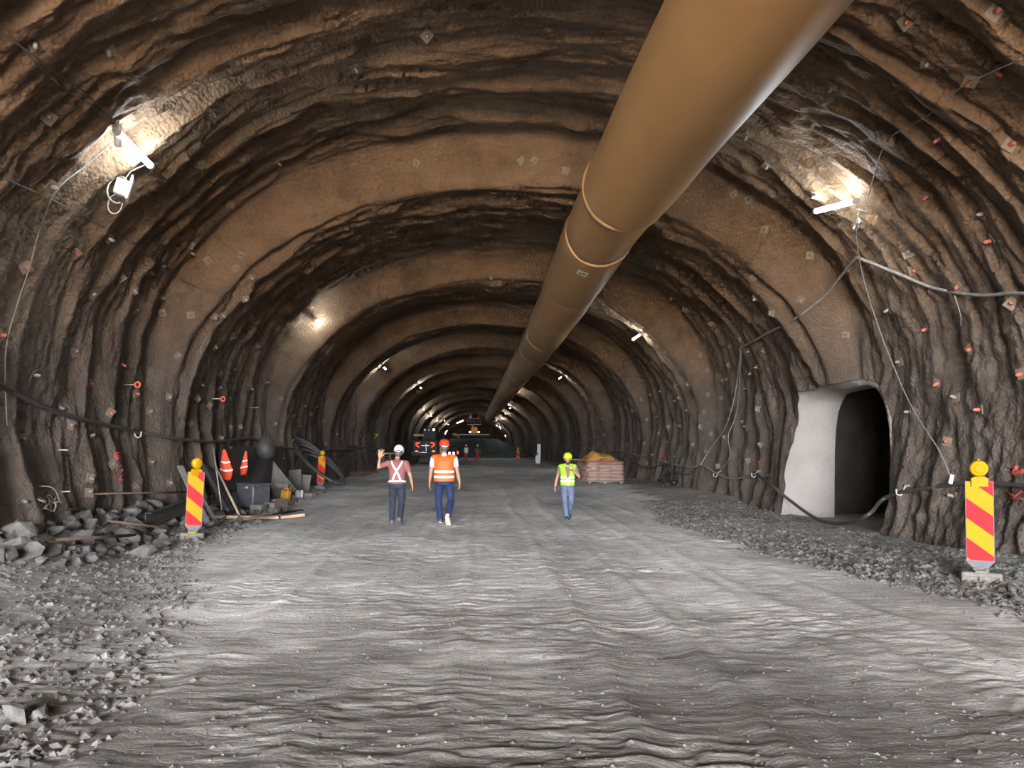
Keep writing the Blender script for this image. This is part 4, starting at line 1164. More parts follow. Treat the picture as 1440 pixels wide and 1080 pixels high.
for L_ in range(6):
    for i in range(3):
        for j in range(3):
            o = link('bag', bagm, None, bs, (-.57 + .57 * i + RNG.uniform(-.02, .02), -.62 + .62 * j, .22 + .15 * L_), (RNG.uniform(-.08, .08), RNG.uniform(-.10, .10), RNG.uniform(-.1, .1)), (.60, .64, RNG.uniform(.16, .2)))
for i in range(2):
    link('bag', bagm, None, bs, (-.35 + .6 * i, -.2, 1.12), (.05, .1 - .2 * i, .2), (.6, .62, .17))
def film():
    n = 40; rows = 8; P = []; fs = []
    for j in range(rows + 1):
        v = j / rows
        for i in range(n):
            a = 2 * math.pi * i / n; e = 6
            rr = ((abs(math.cos(a)) / .93) ** e + (abs(math.sin(a)) / 1.0) ** e) ** (-1 / e)
            rr += .03 * math.sin(7 * a + 5 * v) + .02 * math.sin(13 * a - 9 * v)
            rr *= (1.0 + .06 * math.sin(3 * v)) * (1 - .22 * max(0, v - .75) / .25)
            P.append((rr * math.cos(a), rr * math.sin(a), .06 + 1.05 * v + .04 * math.sin(5 * a)))
    for j in range(rows):
        for i in range(n): fs.append([j * n + i, j * n + (i + 1) % n, (j + 1) * n + (i + 1) % n, (j + 1) * n + i])
    return MB().add(P, fs, 0, True)
film().build('stretch_film', M['film'], bs)
n = 16; P = []; fs = []
for j in range(n + 1):
    for i in range(n + 1):
        u, v = i / n * 2 - 1, j / n * 2 - 1
        z = 1.12 + .30 * math.exp(-((u + .35) / .35) ** 2) * math.exp(-(v / .7) ** 2) + .16 * math.exp(-((u - .25) / .5) ** 2) - .16 * max(abs(u), abs(v)) ** 4 + .03 * math.sin(9 * u + 4 * v) + .02 * math.sin(13 * v - 5 * u)
        P.append((u * .82 - .04, v * .85, z + .05))
for j in range(n):
    for i in range(n): fs.append([j * (n + 1) + i, j * (n + 1) + i + 1, (j + 1) * (n + 1) + i + 1, (j + 1) * (n + 1) + i])
MB().add(P, fs, 0, True).build('orange_sheet', M['osheet'], bs)
# crowd barrier behind
cb = empty('steel_barrier', gx(816, 39), 0, 'grey steel barrier standing left of the bag stack', 'barrier', rot=(0, 0, .1))
for z in (.25, .95): MB().tube([(-.62, 0, z), (.62, 0, z)], .025, 6).build('rail', M['steel'], cb)
for k in range(9): MB().tube([(-.6 + .15 * k, 0, .25), (-.6 + .15 * k, 0, .95)], .012 if 0 < k < 8 else .025, 6).build('bar', M['steel'], cb)
for q in (-.5, .5): MB().box((q, 0, .12), (.06, .5, .25)).build('foot', M['steel'], cb)
# white standing board far right
wb = empty('marker_board', gx(757, 67), 0, 'tall white marker board with dark patch standing far off by right wall', 'sign')
MB().prism([(-.16, .75), (-.02, .72), (.22, .72), (.22, 1.85), (-.08, 1.85), (-.10, 1.3)], .06).build('upper_board', M['white'], wb)
MB().prism([(-.22, .05), (.12, .0), (.20, .35), (.20, .76), (-.26, .76), (-.27, .3)], .10, M=Matrix.Translation((0, -.03, 0))).build('lower_board', M['white'], wb)
MB().box((-.12, -.03, .95), (.16, .05, .34), bevel=.03).build('dark_patch', M['grey_pl'], wb)
# ------------------------------------------------------------------ people
M['skin'] = material('skin', (.35, .175, .115), (.31, .15, .095), .55, scale=12)
M['skin_d'] = material('skin_tanned', (.34, .18, .12), (.3, .16, .1), .55, scale=12)
M['hair'] = material('dark_hair', (.035, .026, .02), (.05, .038, .03), .6, scale=60)
M['hair_g'] = material('greying_hair', (.10, .085, .075), (.06, .05, .045), .6, scale=60)
M['shirt_p'] = material('dusty_pink_shirt', (.20, .072, .070), (.17, .06, .06), .8, scale=20)
M['shirt_w'] = material('pale_blue_shirt', (.42, .43, .54), (.36, .37, .47), .8, scale=20)
M['shirt_o'] = material('olive_shirt', (.13, .115, .06), (.10, .09, .045), .8, scale=20)
M['jean_d'] = material('dark_jeans', (.012, .015, .026), (.02, .024, .04), .8, scale=9)
M['jean_n'] = material('navy_jeans', (.012, .021, .066), (.009, .016, .05), .8, scale=9)
M['jean_l'] = material('light_jeans', (.095, .12, .185), (.05, .068, .115), .8, scale=7)
M['vest_o'] = material('orange_vest', (.66, .085, .008), (.62, .078, .007), .6, scale=10)
M['vest_g'] = material('lime_vest', (.27, .52, .02), (.23, .46, .017), .6, scale=10)
M['helm_w'] = material('white_helmet', (.56, .57, .60), (.50, .51, .54), .3, spec=.5)
M['helm_o'] = material('orange_helmet', (.62, .035, .012), (.58, .032, .01), .3, spec=.5)
M['helm_y'] = material('lime_helmet', (.40, .58, .02), (.37, .54, .018), .3, spec=.5)
M['shoe_g'] = material('grey_shoe', (.10, .10, .10), (.07, .07, .07), .7)
M['shoe_b'] = material('black_shoe', (.025, .027, .035), (.04, .04, .05), .6)
M['sole'] = material('pale_sole', (.42, .37, .32), (.34, .30, .26), .7)
M['trouser_r'] = material('red_trousers', (.32, .035, .03), (.26, .03, .025), .8)
M['dark_top'] = material('dark_top', (.04, .045, .04), (.06, .065, .06), .8)
M['phone'] = material('phone_black', (.02, .02, .022), (.03, .03, .03), .25)
M['faint'] = material('faded_print', (.62, .10, .055), (.60, .095, .05), .7)

def sph(mb, c, r, n=10):
    """ellipsoid, r = number or (rx, ry, rz)"""
    rx, ry, rz = (r, r, r) if not isinstance(r, (tuple, list)) else r
    prof = []; P = []; fs = []; m = 7
    for j in range(1, m):
        a = math.pi * j / m
        for k in range(n):
            b = 2 * math.pi * k / n
            P.append((c[0] + rx * math.sin(a) * math.cos(b), c[1] + ry * math.sin(a) * math.sin(b), c[2] - rz * math.cos(a)))
    for j in range(m - 2):
        for k in range(n):
            k2 = (k + 1) % n; fs.append([j * n + k, j * n + k2, (j + 1) * n + k2, (j + 1) * n + k])
    P += [(c[0], c[1], c[2] - rz), (c[0], c[1], c[2] + rz)]; q = (m - 1) * n
    for k in range(n):
        k2 = (k + 1) % n; fs.append([k2, k, q]); fs.append([(m - 2) * n + k, (m - 2) * n + k2, q + 1])
    mb.add(P, fs, 0, True)
def limb(mb, pts, rs, n=12, ends=True):
    pts = [Vector(p) for p in pts]; P = []; R = []
    for i in range(len(pts) - 1):
        for k in range(5):
            t = k / 5; P.append(pts[i].lerp(pts[i + 1], t)); R.append(rs[i] + (rs[i + 1] - rs[i]) * (t * t * (3 - 2 * t)))
    P.append(pts[-1]); R.append(rs[-1])
    mb.tube(P, R, n)
    if ends: sph(mb, P[0], R[0]); sph(mb, P[-1], R[-1])
    for i in range(1, len(pts) - 1): sph(mb, pts[i], rs[i])
def loft(mb, secs, n=20, tilt=None):
    """secs: (cx, cy, cz, rx, ry)"""
    P = []; fs = []
    for (cx_, cy_, cz_, rx, ry) in secs:
        for k in range(n):
            a = 2 * math.pi * k / n; c, s = math.cos(a), math.sin(a); e = 2 / 2.4
            P.append((cx_ + rx * math.copysign(abs(c) ** e, c), cy_ + ry * math.copysign(abs(s) ** e, s), cz_))
    for i in range(len(secs) - 1):
        for k in range(n):
            k2 = (k + 1) % n; fs.append([i * n + k, i * n + k2, (i + 1) * n + k2, (i + 1) * n + k])
    fs.append(list(range(n))[::-1]); fs.append([(len(secs) - 1) * n + k for k in range(n)])
    mb.add(P, fs, 0, True)
def remesh(mb, name, m, parent, voxel, ratio=.4, it=4):
    """fuse the overlapping forms into one continuous surface"""
    me0 = mb.mesh(name + '_raw'); o = bpy.data.objects.new(name + '_raw', me0); COL.objects.link(o)
    md = o.modifiers.new('r', 'REMESH'); md.mode = 'VOXEL'; md.voxel_size = voxel; md.use_smooth_shade = True
    sm_ = o.modifiers.new('s', 'SMOOTH'); sm_.factor = .5; sm_.iterations = it
    if ratio < 1: dc = o.modifiers.new('d', 'DECIMATE'); dc.ratio = ratio
    bpy.context.view_layer.update()
    d_ = bpy.context.evaluated_depsgraph_get()
    me = bpy.data.meshes.new_from_object(o.evaluated_get(d_)); me.name = name
    bpy.data.objects.remove(o); bpy.data.meshes.remove(me0)
    me.materials.clear(); me.materials.append(m); smooth(me)
    return link(name, me, None, parent)
def hand(mb, w, d, nrm, side, curl=(.3, .35, .4, .45), spread=.0, r0=.0095, s=1.0):
    """w wrist, d along the hand, nrm out of the palm, side +1 if the thumb lies towards d x nrm"""
    d = Vector(d).normalized(); nrm = Vector(nrm); nrm = (nrm - d * nrm.dot(d)).normalized(); sx = d.cross(nrm) * side
    w = Vector(w)
    for k in range(4):                       # palm: four metacarpal ridges fused
        u = (1.5 - k) * .020 * s
        limb(mb, [w + sx * u * .55, w + d * .045 * s + sx * u, w + d * .088 * s + sx * u * 1.05], [.017 * s, .018 * s, .014 * s], 8)
    for k, L_ in enumerate((.070, .080, .074, .058)):
        u = (1.5 - k) * .020 * s * 1.05; b = w + d * .088 * s + sx * u
        dir_ = (d + sx * spread * (1.5 - k)).normalized(); P = [b]; a = 0
        for seg in (.45, .30, .25):
            a += curl[k]; q = dir_ * math.cos(a) + nrm * math.sin(a); P.append(P[-1] + q * L_ * s * seg * 1.0)
        limb(mb, P, [r0 * s * 1.1, r0 * s, r0 * s * .92, r0 * s * .8], 8)
    b = w + d * .025 * s + sx * .032 * s
    q = (d * .65 + sx * .8 + nrm * .25).normalized(); q2 = (d * .9 + sx * .35 + nrm * .3).normalized()
    limb(mb, [b, b + q * .045 * s, b + q * .045 * s + q2 * .035 * s], [.014 * s, .0115 * s, .009 * s], 8)
def head(mb, c, R):
    def T(x, y, z): return tuple(Vector(c) + R @ Vector((x, y, z)))
    tmp = MB()
    sph(tmp, (0, -.008, .02), (.076, .096, .105), 16); sph(tmp, (0, .018, -.045), (.058, .070, .070), 14)
    sph(tmp, (0, .060, -.092), (.030, .026, .022), 10)                         # chin
    limb(tmp, [(0, .086, .012), (0, .104, -.030)], [.010, .016], 8)           # nose
    for s_ in (-1, 1):
        sph(tmp, (s_ * .078, -.008, -.008), (.012, .022, .033), 8)             # ears
        sph(tmp, (s_ * .030, .078, .014), (.016, .012, .009), 8)               # eyelids
    limb(tmp, [(-.035, .080, .034), (.035, .080, .034)], [.010, .010], 8)     # brow
    limb(tmp, [(-.020, .082, -.060), (.020, .082, -.060)], [.007, .007], 6)   # lips
    mb.add([T(*p) for p in tmp.v], tmp.f, 0, True)
def helmet(parent, c, R, m, name='helmet', strap=True):
    h = empty(name, c); h.parent = parent; h.rotation_euler = R.to_euler()
    prof = [(.118, -.01), (.120, .02), (.115, .055), (.098, .090), (.066, .116), (.030, .128), (.004, .131)]
    P = MB(); P.lathe(prof, 26); P.v = [(x * .96, y * 1.12, z) for x, y, z in P.v]; sh = P.build('shell', m, h)
    B = MB(); n = 30; V_ = []; fs = []
    for k in range(n):
        a = 2 * math.pi * k / n; f = 1 + (.32 * max(0, math.sin(a)) ** 3)
        for (r_, z) in ((.112, .004), (.128 * f, -.012), (.128 * f, -.018), (.112, -.006)):
            V_.append((r_ * .96 * math.cos(a), r_ * 1.12 * math.sin(a), z))
    for k in range(n):
        k2 = (k + 1) % n
        for j in range(4): fs.append([k * 4 + j, k2 * 4 + j, k2 * 4 + (j + 1) % 4, k * 4 + (j + 1) % 4])
    B.add(V_, fs, 0, True).build('brim', m, h)
    for s_ in (-1, 0, 1):
        MB().tube([(s_ * .04, .118 * math.cos(t) * 1.0, .012 + .120 * math.sin(t) * (1 - .06 * abs(s_))) for t in np.linspace(.35, 2.8, 14)], .008, 6).build('ridge', m, h)
    if strap:
        MB().tube([(-.075, -.09, -.01), (-.05, -.115, -.045), (.05, -.115, -.045), (.075, -.09, -.01)], .008, 6, flat=1.8).build('head_band', M['reflect'], h)
    return h
def foot(mb, ankle, yaw, pitch, big=1.0):
    R = Euler((pitch, 0, yaw)).to_matrix()
    def T(p): return tuple(Vector(ankle) + R @ Vector(p))
    tmp = MB()
    secs = [(-.075, -.055, .040, .034), (-.05, -.045, .043, .046), (0, -.040, .042, .052), (.06, -.050, .044, .042), (.11, -.060, .049, .032), (.155, -.066, .044, .026), (.185, -.070, .028, .020)]
    n = 12; P = []; fs = []
    for (y, z, rx, rz) in secs:
        for k in range(n):
            a = 2 * math.pi * k / n; P.append((rx * big * math.cos(a), y * big, z + max(-.028 - (z + .066) * 1.0, rz * math.sin(a))))
    for i in range(len(secs) - 1):
        for k in range(n):
            k2 = (k + 1) % n; fs.append([i * n + k, (i + 1) * n + k, (i + 1) * n + k2, i * n + k2])
    fs.append(list(range(n))); fs.append([(len(secs) - 1) * n + k for k in range(n)][::-1])
    mb.add([T(p) for p in P], fs, 0, True)
def sole(parent, ankle, yaw, pitch, m, big=1.0):
    R = Euler((pitch, 0, yaw)).to_matrix()
    out = [(-.078, .030), (-.06, .042), (0, .040), (.07, .048), (.12, .052), (.165, .045), (.19, .025)]
    poly = [(x, y) for y, x in out] + [(-x, y) for y, x in out[::-1]]
    n = len(poly)
    P = [R @ Vector((x * big, y * big, -.110)) for x, y in poly] + [R @ Vector((x * big, y * big, -.082)) for x, y in poly]
    P = [p + Vector(ankle) for p in P]
    fs = [list(range(n))[::-1], list(range(n, 2 * n))] + [[i, (i + 1) % n, n + (i + 1) % n, n + i] for i in range(n)]
    MB().add(P, fs).build('sole', m, parent)

def person(loc, rz, sc, label, J, mats, voxel=.0085, group=None, opts=()):
    """J: joints in body space (x right, y forward, z up, 1.75 m tall)"""
    t = empty('person', loc, rz, label, 'person', group); t.scale = (sc, sc, sc)
    lean = Vector(J.get('lean', (0, 0, 0)))                     # shift of the neck relative to the pelvis
    pz = J.get('pelvis', .93)
    def sp(z): 
        k = max(0, (z - pz) / (1.47 - pz)); return lean * k
    S_ = [(.86, .145, .108), (.93, .165, .120), (1.02, .158, .112), (1.12, .155, .112), (1.24, .165, .118), (1.33, .178, .118), (1.40, .172, .102), (1.445, .120, .080)]
    bulk = J.get('bulk', 1.0)
    def secs(z0, z1, grow, gy=None):
        out = []
        for (z, rx, ry) in S_:
            if z0 <= z <= z1:
                o = sp(z); out.append((o.x, o.y, z - (.93 - pz) * (1 - max(0, (z - .93) / .54)), rx * bulk + grow, ry * bulk + (grow if gy is None else gy)))
        return out
    nk = sp(1.47); hc = Vector(J['head']); HR = Euler(J.get('head_rot', (0, 0, 0))).to_matrix()
    # ---- body: one fused surface
    b = MB()
    loft(b, secs(0, 9, -.014))
    limb(b, [nk + Vector((0, 0, 1.42)), nk + Vector((0, .005, 1.50)), hc + HR @ Vector((0, -.015, -.05))], [.068, .054, .054])
    head(b, hc, HR)
    for s_, L_ in ((-1, 'l'), (1, 'r')):
        sh, el, wr = (Vector(J[k + L_]) for k in ('sh_', 'el_', 'wr_'))
        limb(b, [Vector((s_ * .05, 0, 1.40)) + nk, sh, sh.lerp(el, .45), el, el.lerp(wr, .4), wr], [.065, .056, .047, .038, .038, .025])
        hd = J['hand_' + L_]; hand(b, wr, hd[0], hd[1], hd[2], *(hd[3:] if len(hd) > 3 else ()))
        hp, kn, an = (Vector(J[k + L_]) for k in ('hp_', 'kn_', 'an_'))
        limb(b, [hp, hp.lerp(kn, .5), kn, kn.lerp(an, .38), an], [.088, .076, .054, .053, .036])
        foot(b, an, *J['ft_' + L_][:2])
    remesh(b, 'body', mats['skin'], t, voxel, .35, 2)
    # ---- clothes
    v2 = max(voxel, .011)
    c = MB()
    for s_, L_ in ((-1, 'l'), (1, 'r')):
        hp, kn, an = (Vector(J[k + L_]) for k in ('hp_', 'kn_', 'an_'))
        cuff = an + (an - kn).normalized() * .03
        limb(c, [hp, hp.lerp(kn, .5), kn, kn.lerp(an, .4), cuff], [.104, .095, .074, .073, .066])
    loft(c, [(0, 0, pz - .10, .148 * bulk, .116 * bulk), (0, 0, pz - .04, .163 * bulk, .124 * bulk)] + secs(.90, 1.03, .008))
    remesh(c, 'trousers', mats['trousers'], t, v2, .5, 5)
    c = MB(); loft(c, secs(.93, 1.45, .014))
    for s_, L_ in ((-1, 'l'), (1, 'r')):
        sh, el = Vector(J['sh_' + L_]), Vector(J['el_' + L_]); k = J.get('sleeve', .62)
        limb(c, [Vector((s_ * .05, 0, 1.395)) + nk, sh, sh.lerp(el, k * .6), sh.lerp(el, k)], [.078, .070, .066, .060])
    limb(c, [nk + Vector((0, 0, 1.40)), nk + Vector((0, 0, 1.47))], [.085, .070])
    remesh(c, 'shirt', mats['shirt'], t, v2, .5, 5)
    for s_, L_ in ((-1, 'l'), (1, 'r')):
        an = Vector(J['an_' + L_]); f = J['ft_' + L_]
        c = MB(); foot(c, an, f[0], f[1], 1.10); limb(c, [an + Vector((0, 0, -.02)), an + Vector((0, 0, .01))], [.048, .044])
        so = remesh(c, 'shoe', mats['shoes'][0 if s_ < 0 else 1], t, v2, .6, 2)
        sole(so, an, f[0], f[1], M['sole'] if 'pale_sole' in opts else mats['shoes'][0], 1.08)
    # ---- hair under the helmet
    hm = MB(); tmp = MB(); sph(tmp, (0, -.022, .0), (.083, .094, .100), 14)
    tmp.v = [(x, min(y, .035), z) for x, y, z in tmp.v]
    hm.add([tuple(hc + HR @ Vector(p)) for p in tmp.v], tmp.f, 0, True)
    hm.build('hair', mats.get('hair', M['hair']), t)
    if 'beard' in opts:
        bm2 = MB(); tmp = MB(); sph(tmp, (0, .036, -.075), (.060, .060, .052), 14); bm2.add([tuple(hc + HR @ Vector(p)) for p in tmp.v], tmp.f, 0, True); bm2.build('beard', M['hair'], t)
    helmet(t, hc + HR @ Vector((0, -.004, .055)), HR @ Euler((J.get('helm_tilt', -.10), 0, 0)).to_matrix(), mats['helmet'])
    # ---- vest
    if 'vest' in mats:
        c = MB(); g = .034
        ss = secs(.93, 1.45, g, .030); ss = [(ss[0][0], ss[0][1], ss[0][2] - .02, ss[0][3], ss[0][4])] + ss[1:]
        loft(c, ss)
        for s_, L_ in ((-1, 'l'), (1, 'r')):
            sh = Vector(J['sh_' + L_]); limb(c, [Vector((s_ * .07, 0, 1.41)) + nk, sh + Vector((-s_ * .02, 0, .012))], [.085, .078])
        ve = remesh(c, 'vest', mats['vest'], t, v2, .5, 5)
        def band(z, w):
            P = []; fs = []; n = 36
            rx = np.interp(z, [q[2] for q in ss], [q[3] for q in ss]) + .006; ry = np.interp(z, [q[2] for q in ss], [q[4] for q in ss]) + .006
            o = sp(z)
            for zz_ in (z - w / 2, z + w / 2):
                for rr in (1, .96):
                    for k in range(n):
                        a = 2 * math.pi * k / n; cc, s2 = math.cos(a), math.sin(a); e = 2 / 2.4
                        P.append((o.x + rx * rr * math.copysign(abs(cc) ** e, cc), o.y + ry * rr * math.copysign(abs(s2) ** e, s2), zz_))
            for k in range(n):
                k2 = (k + 1) % n
                fs.append([k, k2, 2 * n + k2, 2 * n + k]); fs.append([n + k2, n + k, 3 * n + k, 3 * n + k2])
                fs.append([k2, k, n + k, n + k2]); fs.append([2 * n + k, 2 * n + k2, 3 * n + k2, 3 * n + k])
            MB().add(P, fs, 0, True).build('reflective_band', M['reflect'], ve)
        for z in J.get('bands', (1.02, 1.13)): band(z, .05)
        if 'print' in opts:
            for q, (w, z) in enumerate(((.20, 1.335), (.26, 1.31), (.24, 1.285))):
                MB().box((nk.x, nk.y * .8 - .118 * bulk - .044, z), (w, .012, .012)).build('faded_print', M['faint'], ve)
        if 'open_front' in opts:      # V-shaped opening over the shirt
            P = [(-.095, .128, 1.415), (.095, .128, 1.415), (.02, .158, 1.10), (-.01, .158, 1.10)]
            Q_ = [(x + lean.x * .8, y + lean.y * .75 + dy, z) for dy in (-.05, .012) for x, y, z in P]
            MB().add(Q_, [[0, 1, 2, 3][::-1], [4, 5, 6, 7], [0, 1, 5, 4], [1, 2, 6, 5], [2, 3, 7, 6], [3, 0, 4, 7]]).build('neck_opening', mats['shirt'], ve)
            MB().box((lean.x * .4, .150 + lean.y * .3, 1.01), (.012, .014, .20)).build('zip', M['reflect'], ve)
    return t

def strap_path(pts, w, m, name, parent):
    P = []; fs = []
    for i, p in enumerate(pts):
        p = Vector(p); d = (Vector(pts[min(i + 1, len(pts) - 1)]) - Vector(pts[max(i - 1, 0)])).normalized()
        s = d.cross(Vector((0, 1, 0))).normalized() * w / 2
        P += [p - s + Vector((0, -.008, 0)), p + s + Vector((0, -.008, 0)), p + s + Vector((0, .012, 0)), p - s + Vector((0, .012, 0))]
    for i in range(len(pts) - 1):
        for j in range(4): fs.append([i * 4 + j, i * 4 + (j + 1) % 4, i * 4 + 4 + (j + 1) % 4, i * 4 + 4 + j])
    fs.append([0, 1, 2, 3]); q = 4 * len(pts) - 4; fs.append([q, q + 3, q + 2, q + 1])
    return MB().add(P, fs).build(name, m, parent)
def stand(px, Y): 
    x = (px - VPX) / FPX * Y; return Vector((x, Y, ground(x, Y)))
D, U, FW = (0, 0, -1), (0, 0, 1), (0, 1, 0)

# man in dusty pink shirt, left arm raised
J1 = dict(head=(.03, .03, 1.63), head_rot=(-.10, .10, -.10), lean=(.0, .03, 0), bulk=1.10, pelvis=.93,
    sh_l=(-.205, .0, 1.395), el_l=(-.43, .02, 1.30), wr_l=(-.40, .05, 1.525), hand_l=((.12, .1, 1), (.15, 1, 0), -1, (.03, .02, .03, .06), .30, .011, 1.22),
    sh_r=(.205, 0, 1.395), el_r=(.30, -.02, 1.11), wr_r=(.345, .06, .88), hand_r=((.05, .15, -1), (-1, 0, 0), 1, (.5, .6, .6, .6)),
    hp_l=(-.092, 0, .92), kn_l=(-.11, .06, .50), an_l=(-.125, .05, .11), ft_l=(.12, 0.0),
    hp_r=(.092, 0, .92), kn_r=(.105, .03, .50), an_r=(.085, -.20, .165), ft_r=(-.12, -.55), helm_tilt=-.15)
m1 = person(stand(558.5, 15.85), 0, .975, 'man with white helmet and pink shirt walking away, waving his left hand', J1,
    dict(skin=M['skin'], shirt=M['shirt_p'], trousers=M['jean_d'], shoes=(M['shoe_g'], M['shoe_g']), helmet=M['helm_w'], hair=M['hair_g']))
hs = empty('harness', (0, 0, 0)); hs.parent = m1
yb = lambda z: -.157 + .03 * (z - .93) / .54 - (.012 if z > 1.25 else 0)
strap_path([(-.115, -.06, 1.455), (-.11, yb(1.40) + .03, 1.42), (-.085, yb(1.36), 1.36), (0, yb(1.24), 1.22), (.06, yb(1.12), 1.10), (.10, yb(1.0), .985)], .036, M['reflect'], 'back_strap', hs)
strap_path([(.125, -.06, 1.455), (.12, yb(1.40) + .03, 1.42), (.09, yb(1.36), 1.36), (0, yb(1.24) - .006, 1.22), (-.06, yb(1.12) - .004, 1.10), (-.10, yb(1.0), .985)], .036, M['reflect'], 'back_strap', hs)
P = []; fs = []; n = 36
for z in (.955, .997):
    for rr in (1, .97):
        for k in range(n):
            a = 2 * math.pi * k / n; P.append((.204 * rr * math.copysign(abs(math.cos(a)) ** .83, math.cos(a)), .156 * rr * math.copysign(abs(math.sin(a)) ** .83, math.sin(a)), z - .018 * math.sin(a)))
for k in range(n):
    k2 = (k + 1) % n
    fs += [[k, k2, 2 * n + k2, 2 * n + k], [n + k2, n + k, 3 * n + k, 3 * n + k2], [k2, k, n + k, n + k2], [2 * n + k, 2 * n + k2, 3 * n + k2, 3 * n + k]]
MB().add(P, fs, 0, True).build('waist_strap', M['reflect'], hs)
def phone(person_, local, rot, label):
    q = Matrix.Translation(person_.location) @ person_.rotation_euler.to_matrix().to_4x4() @ Matrix.Scale(person_.scale.x, 4)
    p = q @ Vector(local)
    o = empty('mobile_phone', p, 0, label, 'phone', rot=rot)
    MB().box((0, 0, 0), (.012, .075, .15), bevel=.004).build('phone_body', M['phone'], o)
    MB().box((.007, 0, 0), (.002, .068, .138)).build('screen', M['grey_pl'], o)
phone(m1, (.325, .085, .775), (0, .1, .3), 'dark phone in right hand of the man in pink shirt')

# man in orange vest
J2 = dict(head=(.005, .03, 1.635), head_rot=(-.08, 0, .12), lean=(0, .03, 0), pelvis=.93, bulk=1.17,
    sh_l=(-.23, .0, 1.395), el_l=(-.285, -.04, 1.10), wr_l=(-.315, .06, .87), hand_l=((-.05, .2, -1), (1, 0, 0), -1, (.35, .4, .4, .45)),
    sh_r=(.23, 0, 1.395), el_r=(.29, -.05, 1.11), wr_r=(.335, -.02, .875), hand_r=((.02, -.02, -1), (-1, 0.2, 0), 1, (.35, .4, .45, .5)),
    hp_l=(-.102, 0, .92), kn_l=(-.12, .08, .50), an_l=(-.09, .10, .11), ft_l=(.05, 0.0),
    hp_r=(.102, 0, .92), kn_r=(.145, .05, .49), an_r=(.095, -.24, .20), ft_r=(-.15, -.85), helm_tilt=-.05, bands=(1.01, 1.12), sleeve=.5)
m2 = person(stand(624.5, 16.0), 0, 1.045, 'man in orange vest and orange helmet walking away, second from left', J2,
    dict(skin=M['skin'], shirt=M['shirt_w'], trousers=M['jean_n'], shoes=(M['shoe_b'], M['sole']), helmet=M['helm_o'], vest=M['vest_o'], hair=M['hair_g']), opts=('print', 'pale_sole'))
phone(m2, (-.315, .09, .78), (0, -.1, -.3), 'dark phone in left hand of the man in orange vest')

# man in lime vest facing the camera, hand at his chin
J3 = dict(head=(.0, .085, 1.60), head_rot=(-.24, 0, .08), lean=(0, .045, 0), pelvis=.93, bulk=1.0,
    sh_l=(-.20, .03, 1.385), el_l=(-.30, .10, 1.15), wr_l=(-.10, .235, 1.34), hand_l=((.55, .05, .8), (.2, -1, .2), -1, (.75, .8, .8, .85)),
    sh_r=(.20, .03, 1.385), el_r=(.275, -.02, 1.11), wr_r=(.335, .04, .87), hand_r=((.08, .1, -1), (-1, 0, 0), 1, (.3, .35, .4, .45)),
    hp_l=(-.09, 0, .92), kn_l=(-.10, .06, .50), an_l=(-.05, -.20, .16), ft_l=(.05, -.45),
    hp_r=(.09, 0, .92), kn_r=(.085, .14, .52), an_r=(.045, .20, .11), ft_r=(-.05, .05), helm_tilt=.10, bands=(1.02, 1.12), sleeve=.55)
m3 = person(stand(798, 16.95), math.pi - .05, .89, 'man in lime vest and lime helmet walking towards camera, hand at chin', J3,
    dict(skin=M['skin'], shirt=M['shirt_o'], trousers=M['jean_l'], shoes=(M['shoe_b'], M['shoe_b']), helmet=M['helm_y'], vest=M['vest_g']), opts=('open_front', 'beard'))
# wrist watch of the lime-vest man, a part of him
MB().tube([(-.105 + .034 * math.cos(a), .225 + .034 * math.sin(a), 1.325) for a in np.linspace(0, 6.2832, 15)], .010, 6, cap=False).build('wrist_band', M['phone'], m3)

# small far workers
JS = dict(head=(0, .02, 1.63), lean=(0, .01, 0), sh_l=(-.20, 0, 1.395), el_l=(-.27, 0, 1.12), wr_l=(-.28, .08, .88), hand_l=((0, .1, -1), (1, 0, 0), -1),
    sh_r=(.20, 0, 1.395), el_r=(.28, .02, 1.13), wr_r=(.20, .22, 1.05), hand_r=((-.3, 1, 0), (-1, 0, 0), 1),
    hp_l=(-.092, 0, .92), kn_l=(-.10, .04, .50), an_l=(-.10, 0, .11), ft_l=(.1, 0), hp_r=(.092, 0, .92), kn_r=(.10, .04, .5), an_r=(.10, 0, .11), ft_r=(-.1, 0))
w1 = person(stand(655.5, 76), math.pi, 1.0, 'far worker in white vest and red trousers, left of the standing pair', JS, dict(skin=M['skin_d'], shirt=M['dark_top'], trousers=M['trouser_r'], shoes=(M['shoe_b'], M['shoe_b']), helmet=M['helm_w'], vest=M['reflect']), voxel=.022)
w2 = person(stand(671.5, 76), math.pi + .4, 1.02, 'far worker in dark top and red trousers, right of the standing pair', JS, dict(skin=M['skin_d'], shirt=M['dark_top'], trousers=M['trouser_r'], shoes=(M['sole'], M['shoe_b']), helmet=M['helm_y']), voxel=.022)

# ------------------------------------------------------------------ machines deep in the tunnel
M['mach'] = material('dark_machine_paint', (.012, .015, .016), (.02, .023, .024), .6, scale=3)
M['tyre'] = material('tyre', (.018, .018, .018), (.03, .03, .03), .85)
M['tail'] = material('tail_light', (1.0, .07, .03), (1.0, .07, .03), .3, emit=1.6)
M['tail_o'] = material('marker_light', (1.0, .25, .03), (1.0, .25, .03), .3, emit=1.2)
M['headl'] = material('white_light', (1, .97, .9), (1, .97, .9), .3, emit=4)
M['ochre'] = material('ochre_paint', (.42, .26, .07), (.36, .22, .06), .5)
M['mglass'] = material('cab_glass', (.012, .014, .016), (.018, .02, .022), .5, spec=.15)
M['chrome'] = material('bright_metal', (.32, .32, .33), (.24, .24, .25), .3, metal=.7)
wl = empty('wheel_loader', stand(598, 66), 0, 'dark loader seen from behind with red chevron tail lights', 'loader')
MB().box((0, 1.3, 1.55), (2.5, 2.6, 1.5), bevel=.12).build('engine_hood', M['mach'], wl)
